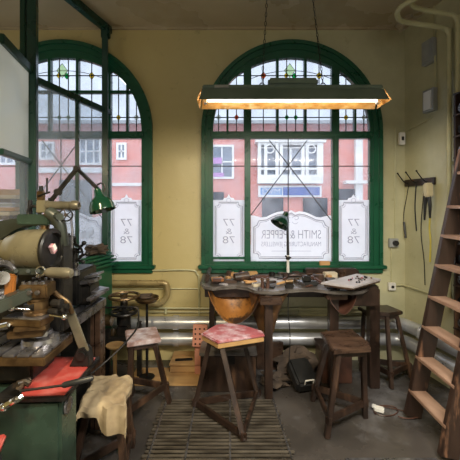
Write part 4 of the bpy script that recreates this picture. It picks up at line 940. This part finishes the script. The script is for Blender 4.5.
# spindle head : axis mostly along +X turned to the camera
ax = Vector((1,-.05,0)).normalized(); s0 = P(-12,249,1.62)
q = MB(); L = (P(51,249,1.61)-s0).length
q.lathe(s0,ax,[(.046,0),(.046,.10),(.068,.112),(.074,.135),(.088,.16),(.095,.19),(.098,L*.85),(.096,L)],36); q.build('spindle_head','olive',mm_)
e0 = s0+ax*L
q = MB(); q.lathe(e0,ax,[(.102,0),(.104,.012),(.098,.02),(.082,.022),(.075,.004),(.001,.004)],36); rg = q.build('pulley_cover','dark_iron',mm_)
q = MB(); q.box(e0+ax*.012+Vector((.005,-.01,.005)),(.02,.028,.045),rz=-.1,rx=.6,bev=.002); q.build('warning_plate','pinkpad',rg,label='small red and white plate')
q = MB(); q.box(e0+ax*.022+Vector((.005,-.01,.012)),(.004,.02,.03),rz=-.1,rx=.6); q.build('warning_plate','white',rg)
q = MB(); q.bb(e0.x-.05,e0.x+.03,1.66,1.78,.90,1.40,.012); q.build('belt_guard','dark_iron',mm_)
q = MB(); q.box(P(28,271,1.56),(.22,.05,.03),bev=.004)
for px in (16,28,38): q.cyl(P(px,271,1.54),P(px,271,1.52),.010,n=6)
q.build('clamp_bracket','mach_grey',mm_)
q = MB(); q.cyl(P(38,277,1.56),P(43,265,1.56),.010); q.torus(P(41,271,1.53),(0,1,0),.020,.006); q.build('clamp_lever','chrome',mm_)
q = MB(); a = P(45,272,1.52); b = P(73,273.5,1.5); q.lathe(a,b-a,[(.010,0),(.018,.01),(.024,.03),(.026,.11),(.020,.132),(.006,.138)],16); q.build('handle_grip','olive_dark',mm_)
# arch casting
q = MB(); outer = [P(-10,222,1.75),P(12,219,1.75),P(30,216,1.75),P(50,216,1.75)]; inner = [P(-10,246,1.75),P(6,236,1.75),P(20,228,1.75),P(50,225,1.75)]
q.strip(smooth_path(outer,5),smooth_path(inner,5),(0,.10,0)); q.build('ram_casting','mach_grey',mm_)
q = MB(); q.box(P(37,219.5,1.70),(.165,.08,.055),bev=.006); q.build('gear_housing','mach_green',mm_)
q = MB(); q.cyl(P(45,233,1.70),P(45,222,1.70),.022); q.build('spindle_pillar','brass',mm_)
q = MB(); q.box(P(43,206.5,1.70),(.045,.05,.065),bev=.004); q.build('square_block','olive',mm_)
q = MB(); a = P(47,205.5,1.70); q.lathe(a,(1,-.05,0),[(.022,0),(.022,.13),(.026,.135),(.026,.155),(.02,.17),(.012,.17),(.012,.15)],20); q.build('overarm_tube','olive_dark',mm_)
q = MB(); q.wheel(P(66,215,1.66),(.25,-1,0),.030,.004,5); q.build('small_handwheel','dark_iron',mm_)
q = MB(); q.tube([P(48,212,1.68),P(55,216,1.68),P(60,225,1.68),P(63,245,1.7)],[.03,.035,.03,.03],12); q.cyl(P(57,216,1.66),P(60,217,1.60),.018); q.build('side_casting','mach_grey',mm_)
q = MB(); q.tube([P(71,218,1.7),P(72.5,232,1.7),P(72,248,1.7)],.006,8); q.build('thin_rod','steel',mm_)
q = MB(); q.torus(P(34,212,1.69),(0,1,0),.03,.008); q.cyl(P(30,200,1.72),P(30,214,1.72),.012); q.cyl(P(41,186,1.72),P(41,200,1.72),.010); q.cyl(P(47,178,1.74),P(47,192,1.74),.005); q.cyl(P(38,196,1.7),P(50,192,1.7),.005); q.build('spindle_rods','dark_iron',mm_)
q = MB(); q.box(P(41,196,1.72),(.03,.03,.05),bev=.003); q.build('lamp_bracket','brass',mm_)
# foreground red-topped seat edge
th = empty('red_stool', (-.98,1.18,0), 'corner of a bright red topped stool at the bottom left edge', 'stool')
q = MB(); q.box(P(-20,455,1.2)+Vector((-.02,0,0)),(.16,.16,.02),rz=.35,bev=.006); q.build('seat','red',th)
zz = P(-20,455,1.2).z
q = MB(); q.box(P(-20,455,1.2)+Vector((-.02,0,-.022)),(.155,.155,.018),rz=.35,bev=.004); q.build('seat_edge','chrome',th)
for dx, dy in ((-.06,-.05),(.04,-.06),(-.05,.05),(.05,.05)):
    c = P(-20,455,1.2)+Vector((-.02,0,0)); q = MB(); q.cyl((c.x+dx*1.4,c.y+dy*1.4,0),(c.x+dx,c.y+dy,zz-.03),.012); q.build('leg','black',th)

# anglepoise on machine
al = empty('anglepoise_lamp', P(48,205,1.74), 'green shaded anglepoise lamp with bent arm above the milling machine', 'lamp')
LYP = 1.74
q = MB(); q.cyl(P(48,208,LYP),P(51,198,LYP),.012); q.build('socket','dark_iron',al)
a = P(50,202,LYP); b = P(77,168.5,LYP-.02); c = P(97,188,LYP-.08)
for dz in (0,):
    q = MB(); q.bar(a,b,.016,.020,up=(0,1,0)); q.cyl(a.lerp(b,.3)-Vector((0,.012,0)),a.lerp(b,.3)+Vector((0,.012,0)),.018); q.build('lower_arm','dark_iron',al)
    q = MB(); q.bar(b,c,.016,.018,up=(0,1,0)); q.cyl(b-Vector((0,.014,0)),b+Vector((0,.014,0)),.014); q.build('upper_arm','dark_iron',al)
ax = Vector((.30,-.10,-1)).normalized(); st = P(97,188,LYP-.08)
q = MB(); q.lathe(st,ax,[(.008,0),(.017,.008),(.022,.04),(.030,.05),(.050,.068),(.060,.092),(.063,.12),(.061,.121),(.056,.09),(.044,.068),(.001,.055)],28); q.build('shade','shade',al)
q = MB(); q.tube(smooth_path([P(97,185,LYP-.09),P(102,183,LYP-.09),P(105,187,LYP-.09),P(104,192,LYP-.09)],4),.004,6); q.build('wire_handle','dark_iron',al)

# ------------------------------------------------------------------ bench lathe behind
la = empty('bench_lathe', (-.95,2.2,0), 'dark bench lathe on wooden stand with chip tray behind the milling machine', 'machine tool')
YL = 2.12
q = MB(); q.bb(-1.16,-.93,2.02,2.30,.93,1.14,.01); q.build('headstock','dark_iron',la)
q = MB(); q.box(P(78,292,2.15),(.22,.16,.13),bev=.01); q.build('gear_case','dark_iron',la)
q = MB(); q.bar(P(88,276,2.1),P(101,273,2.1),.10,.012); q.bar(P(84,281,2.1),P(98,279,2.1),.12,.02); q.build('cover_plate','steel',la)
q = MB(); q.bar(P(90,293,2.1),P(104,288,2.2),.10,.02); q.bar(P(88,300,2.0),P(105,291,2.15),.03,.02,bev=.003); q.build('tailstock_slide','steel',la)
# tray
tz = CH-(322-HZ)*1.95/F
q = MB(); c4b = [P(66,318,1.98),P(75,323,1.95),P(106,300,2.42),P(96,298,2.42)]
zt4 = .88; c4b = [G(66,318,zt4),G(76,322,zt4),G(105,301.5,zt4),G(94,300,zt4)]
for i in range(4): q.bar(c4b[i],c4b[(i+1)%4],.016,.05)
q.build('tray_edge','steel',la); q = MB(); q.prism([p-Vector((0,0,.02)) for p in c4b],(0,0,.006)); q.build('tray_bottom','dark_iron',la)
for px, lab in ((93,0),(99,1)):
    X = (px-CX)*2.3/F; q = MB(); q.bb(X-.018,X+.018,2.27,2.33,0,.86,.003); q.build('leg','wood_mid',la)
q = MB(); q.bb(-1.25,-.96,2.22,2.42,.0,.84,.004); q.build('stand','dark_iron',la)
q = MB()
for k, (px, py, dx, dy) in enumerate(((70,250,-4,-5),(78,250,6,-7),(74,258,9,4),(70,255,-7,6),(76,246,-2,-8),(80,256,7,-2))):
    q.cyl(P(px,py,2.0),P(px+dx,py+dy,1.98),.008); q.ball(P(px+dx,py+dy,1.98),.014)
q.cyl(P(74,262,2.0),P(74,248,2.0),.022); q.wheel(P(74,252,1.98),(0,1,.2),.05,.007,4); q.build('star_handwheel','dark_iron',la)
q = MB(); q.lathe(P(75,275,2.02),(0,0,1),[(.03,0),(.028,.03),(.015,.04),(.02,.06),(.02,.09),(.008,.11)],16); q.build('chuck','steel',la)
for px, py, h, lab in ((81,309,.055,'left'),(92,301,.05,'right')):
    p = G(px,py,zt4-.014); q = MB(); q.lathe(p,(0,0,1),[(.018,0),(.020,.01),(.012,.03),(.006,h),(.002,h+.01)],12); q.build('oil_can','brass',label='small bronze oil can in lathe chip tray, %s one' % lab,cat='oil can')
# rags on partition ledge
q = MB(); q.ball((-1.21,2.98,1.145),.07,(1.3,1.2,.6),.9,3); q.build('rag_heap','sack',label='heap of grey rags on the green partition ledge',cat='rags')

# fly press with horizontal hand wheels
fp = empty('hand_press', (-.80,2.62,0), 'old iron hand press with horizontal bronze handwheel below the left window', 'press')
c = P(124,296,2.85); q = MB(); q.wheel(c,(0,0,1),.125,.012,4,.25); q.build('handwheel','brass',fp)
q = MB(); q.lathe(c+Vector((0,0,-.15)),(0,0,1),[(.028,0),(.03,.03),(.02,.04),(.032,.07),(.032,.10),(.018,.12),(.02,.17)],16); q.build('screw_shaft','dark_iron',fp)
c2 = P(124,312,2.85); q = MB(); q.wheel(c2,(0,0,1),.105,.013,6,.4); q.build('lower_wheel','dark_iron',fp)
q = MB(); q.cyl(c2-Vector((0,0,.02)),c2-Vector((0,0,.10)),.06); q.box((c2.x,c2.y,.46),(.10,.10,.12),bev=.01); q.bb(c2.x-.14,c2.x-.10,2.78,2.83,.0,.50,.005); q.bb(c2.x+.08,c2.x+.12,2.95,3.0,.0,.50,.005); q.bb(c2.x-.14,c2.x+.12,2.78,3.0,.40,.43,.005); q.build('frame','dark_iron',fp)
q = MB(); q.cyl(P(104,320,2.85),P(112,320,2.85),.05); q.cyl(P(104,335,2.85),P(114,333,2.85),.035); q.build('gear','brass',fp)
q = MB(); q.lathe(P(115,346,2.7),(0,0,1),[(.07,0),(.072,.012),(.02,.014)],24); q.bb(P(115,346,2.7).x-.012,P(115,346,2.7).x+.012,2.69,2.71,0,P(115,346,2.7).z); q.build('foot_disc','wood_pale',fp)
c3 = P(147,298,2.95); dp = empty('bronze_dish', c3, 'dark round bronze dish on a stand right of the press handwheel', 'dish')
q = MB(); q.lathe(c3-Vector((0,0,.04)),(0,0,1),[(.04,0),(.085,.01),(.105,.035),(.105,.05),(.097,.05),(.08,.02),(.001,.015)],26); q.build('bowl','brass',dp)
q = MB(); q.cyl(c3-Vector((0,0,.04)),(c3.x,c3.y,0),.012); q.cyl((c3.x,c3.y,0),(c3.x,c3.y,.015),.07); q.build('stand','dark_iron',dp)
q = MB(); q.ball(c3+Vector((-.02,0,.02)),.05,(1.4,1,.45),.7,2); q.build('rag','sack',label='crumpled rag lying in the dark bronze dish',cat='rag')
q = MB(); q.tube([P(98,308,2.5),P(120,307,2.45)]+smooth_path([P(134,307,2.4),P(138,309,2.4),P(138.5,318,2.36),P(137,328,2.3),P(126,342,2.2),P(112,356,2.1),P(96,370,2.0),P(90,375,1.93)],4),.0065,8); q.build('bent_rod','dark_iron',label='long black bent rod running from the press down past the stools',cat='rod')
# horizontal plank rail in front of press left
q = MB(); q.bb(-1.02,-.93,2.42,2.46,0,.80,.003); q.build('wooden_post','wood_mid',label='upright brown wooden plank between the lathe and the press',cat='plank')

# ------------------------------------------------------------------ lights, world, camera
sc = bpy.context.scene
wd = bpy.data.worlds.new('overcast_sky'); sc.world = wd; wd.use_nodes = True
nt = wd.node_tree; bg = nt.nodes['Background']; bg.inputs[0].default_value = (.86,.92,1,1); bg.inputs[1].default_value = 1.9
def area(name, loc, rot, sx, sy, e, col):
    l = bpy.data.lights.new(name,'AREA'); l.shape = 'RECTANGLE'; l.size = sx; l.size_y = sy; l.energy = e; l.color = col
    o = bpy.data.objects.new(name,l); COL.objects.link(o); o.location = loc; o.rotation_euler = rot; return o
area('rear_fill', (.4,-3.0,1.5), (R(90),0,0), 4.2, 1.6, 20, (.95,.97,1))  # added soft fill from behind the camera, no window is built there
area('rear_down_fill', (.8,.7,2.36), (0,0,0), 1.5, .12, 98, (1,.95,.83))  # added unseen fill aimed down to brighten the lower room
area('rear_down_fill', (-.7,.2,2.36), (0,0,0), .12, 1.2, 52, (1,.82,.50))  # added unseen warm fill, turns the lower left golden
area('side_pane_fill', (-2.85,2.2,1.9), (R(90),0,R(-90)), 1.4, 1.5, 7, (.9,.95,1))  # added light behind the partition to brighten its frosted pane
area('lamp_tube_light', (.49,LY,2.435), (0,0,0), 1.4, .05, 5, (1,.86,.62))
cam = bpy.data.cameras.new('camera'); co = bpy.data.objects.new('camera',cam); COL.objects.link(co)
co.location = (0,0,CH); co.rotation_euler = (R(90),0,0); cam.sensor_width = 36; cam.lens = 36*F/460; cam.shift_y = -25/460; cam.clip_start = .05
sc.camera = co
vs = sc.view_settings; sc.display_settings.display_device = 'sRGB'; vs.view_transform = 'Standard'; vs.look = 'None'; vs.gamma = 1; vs.use_curve_mapping = False; vs.exposure = .35
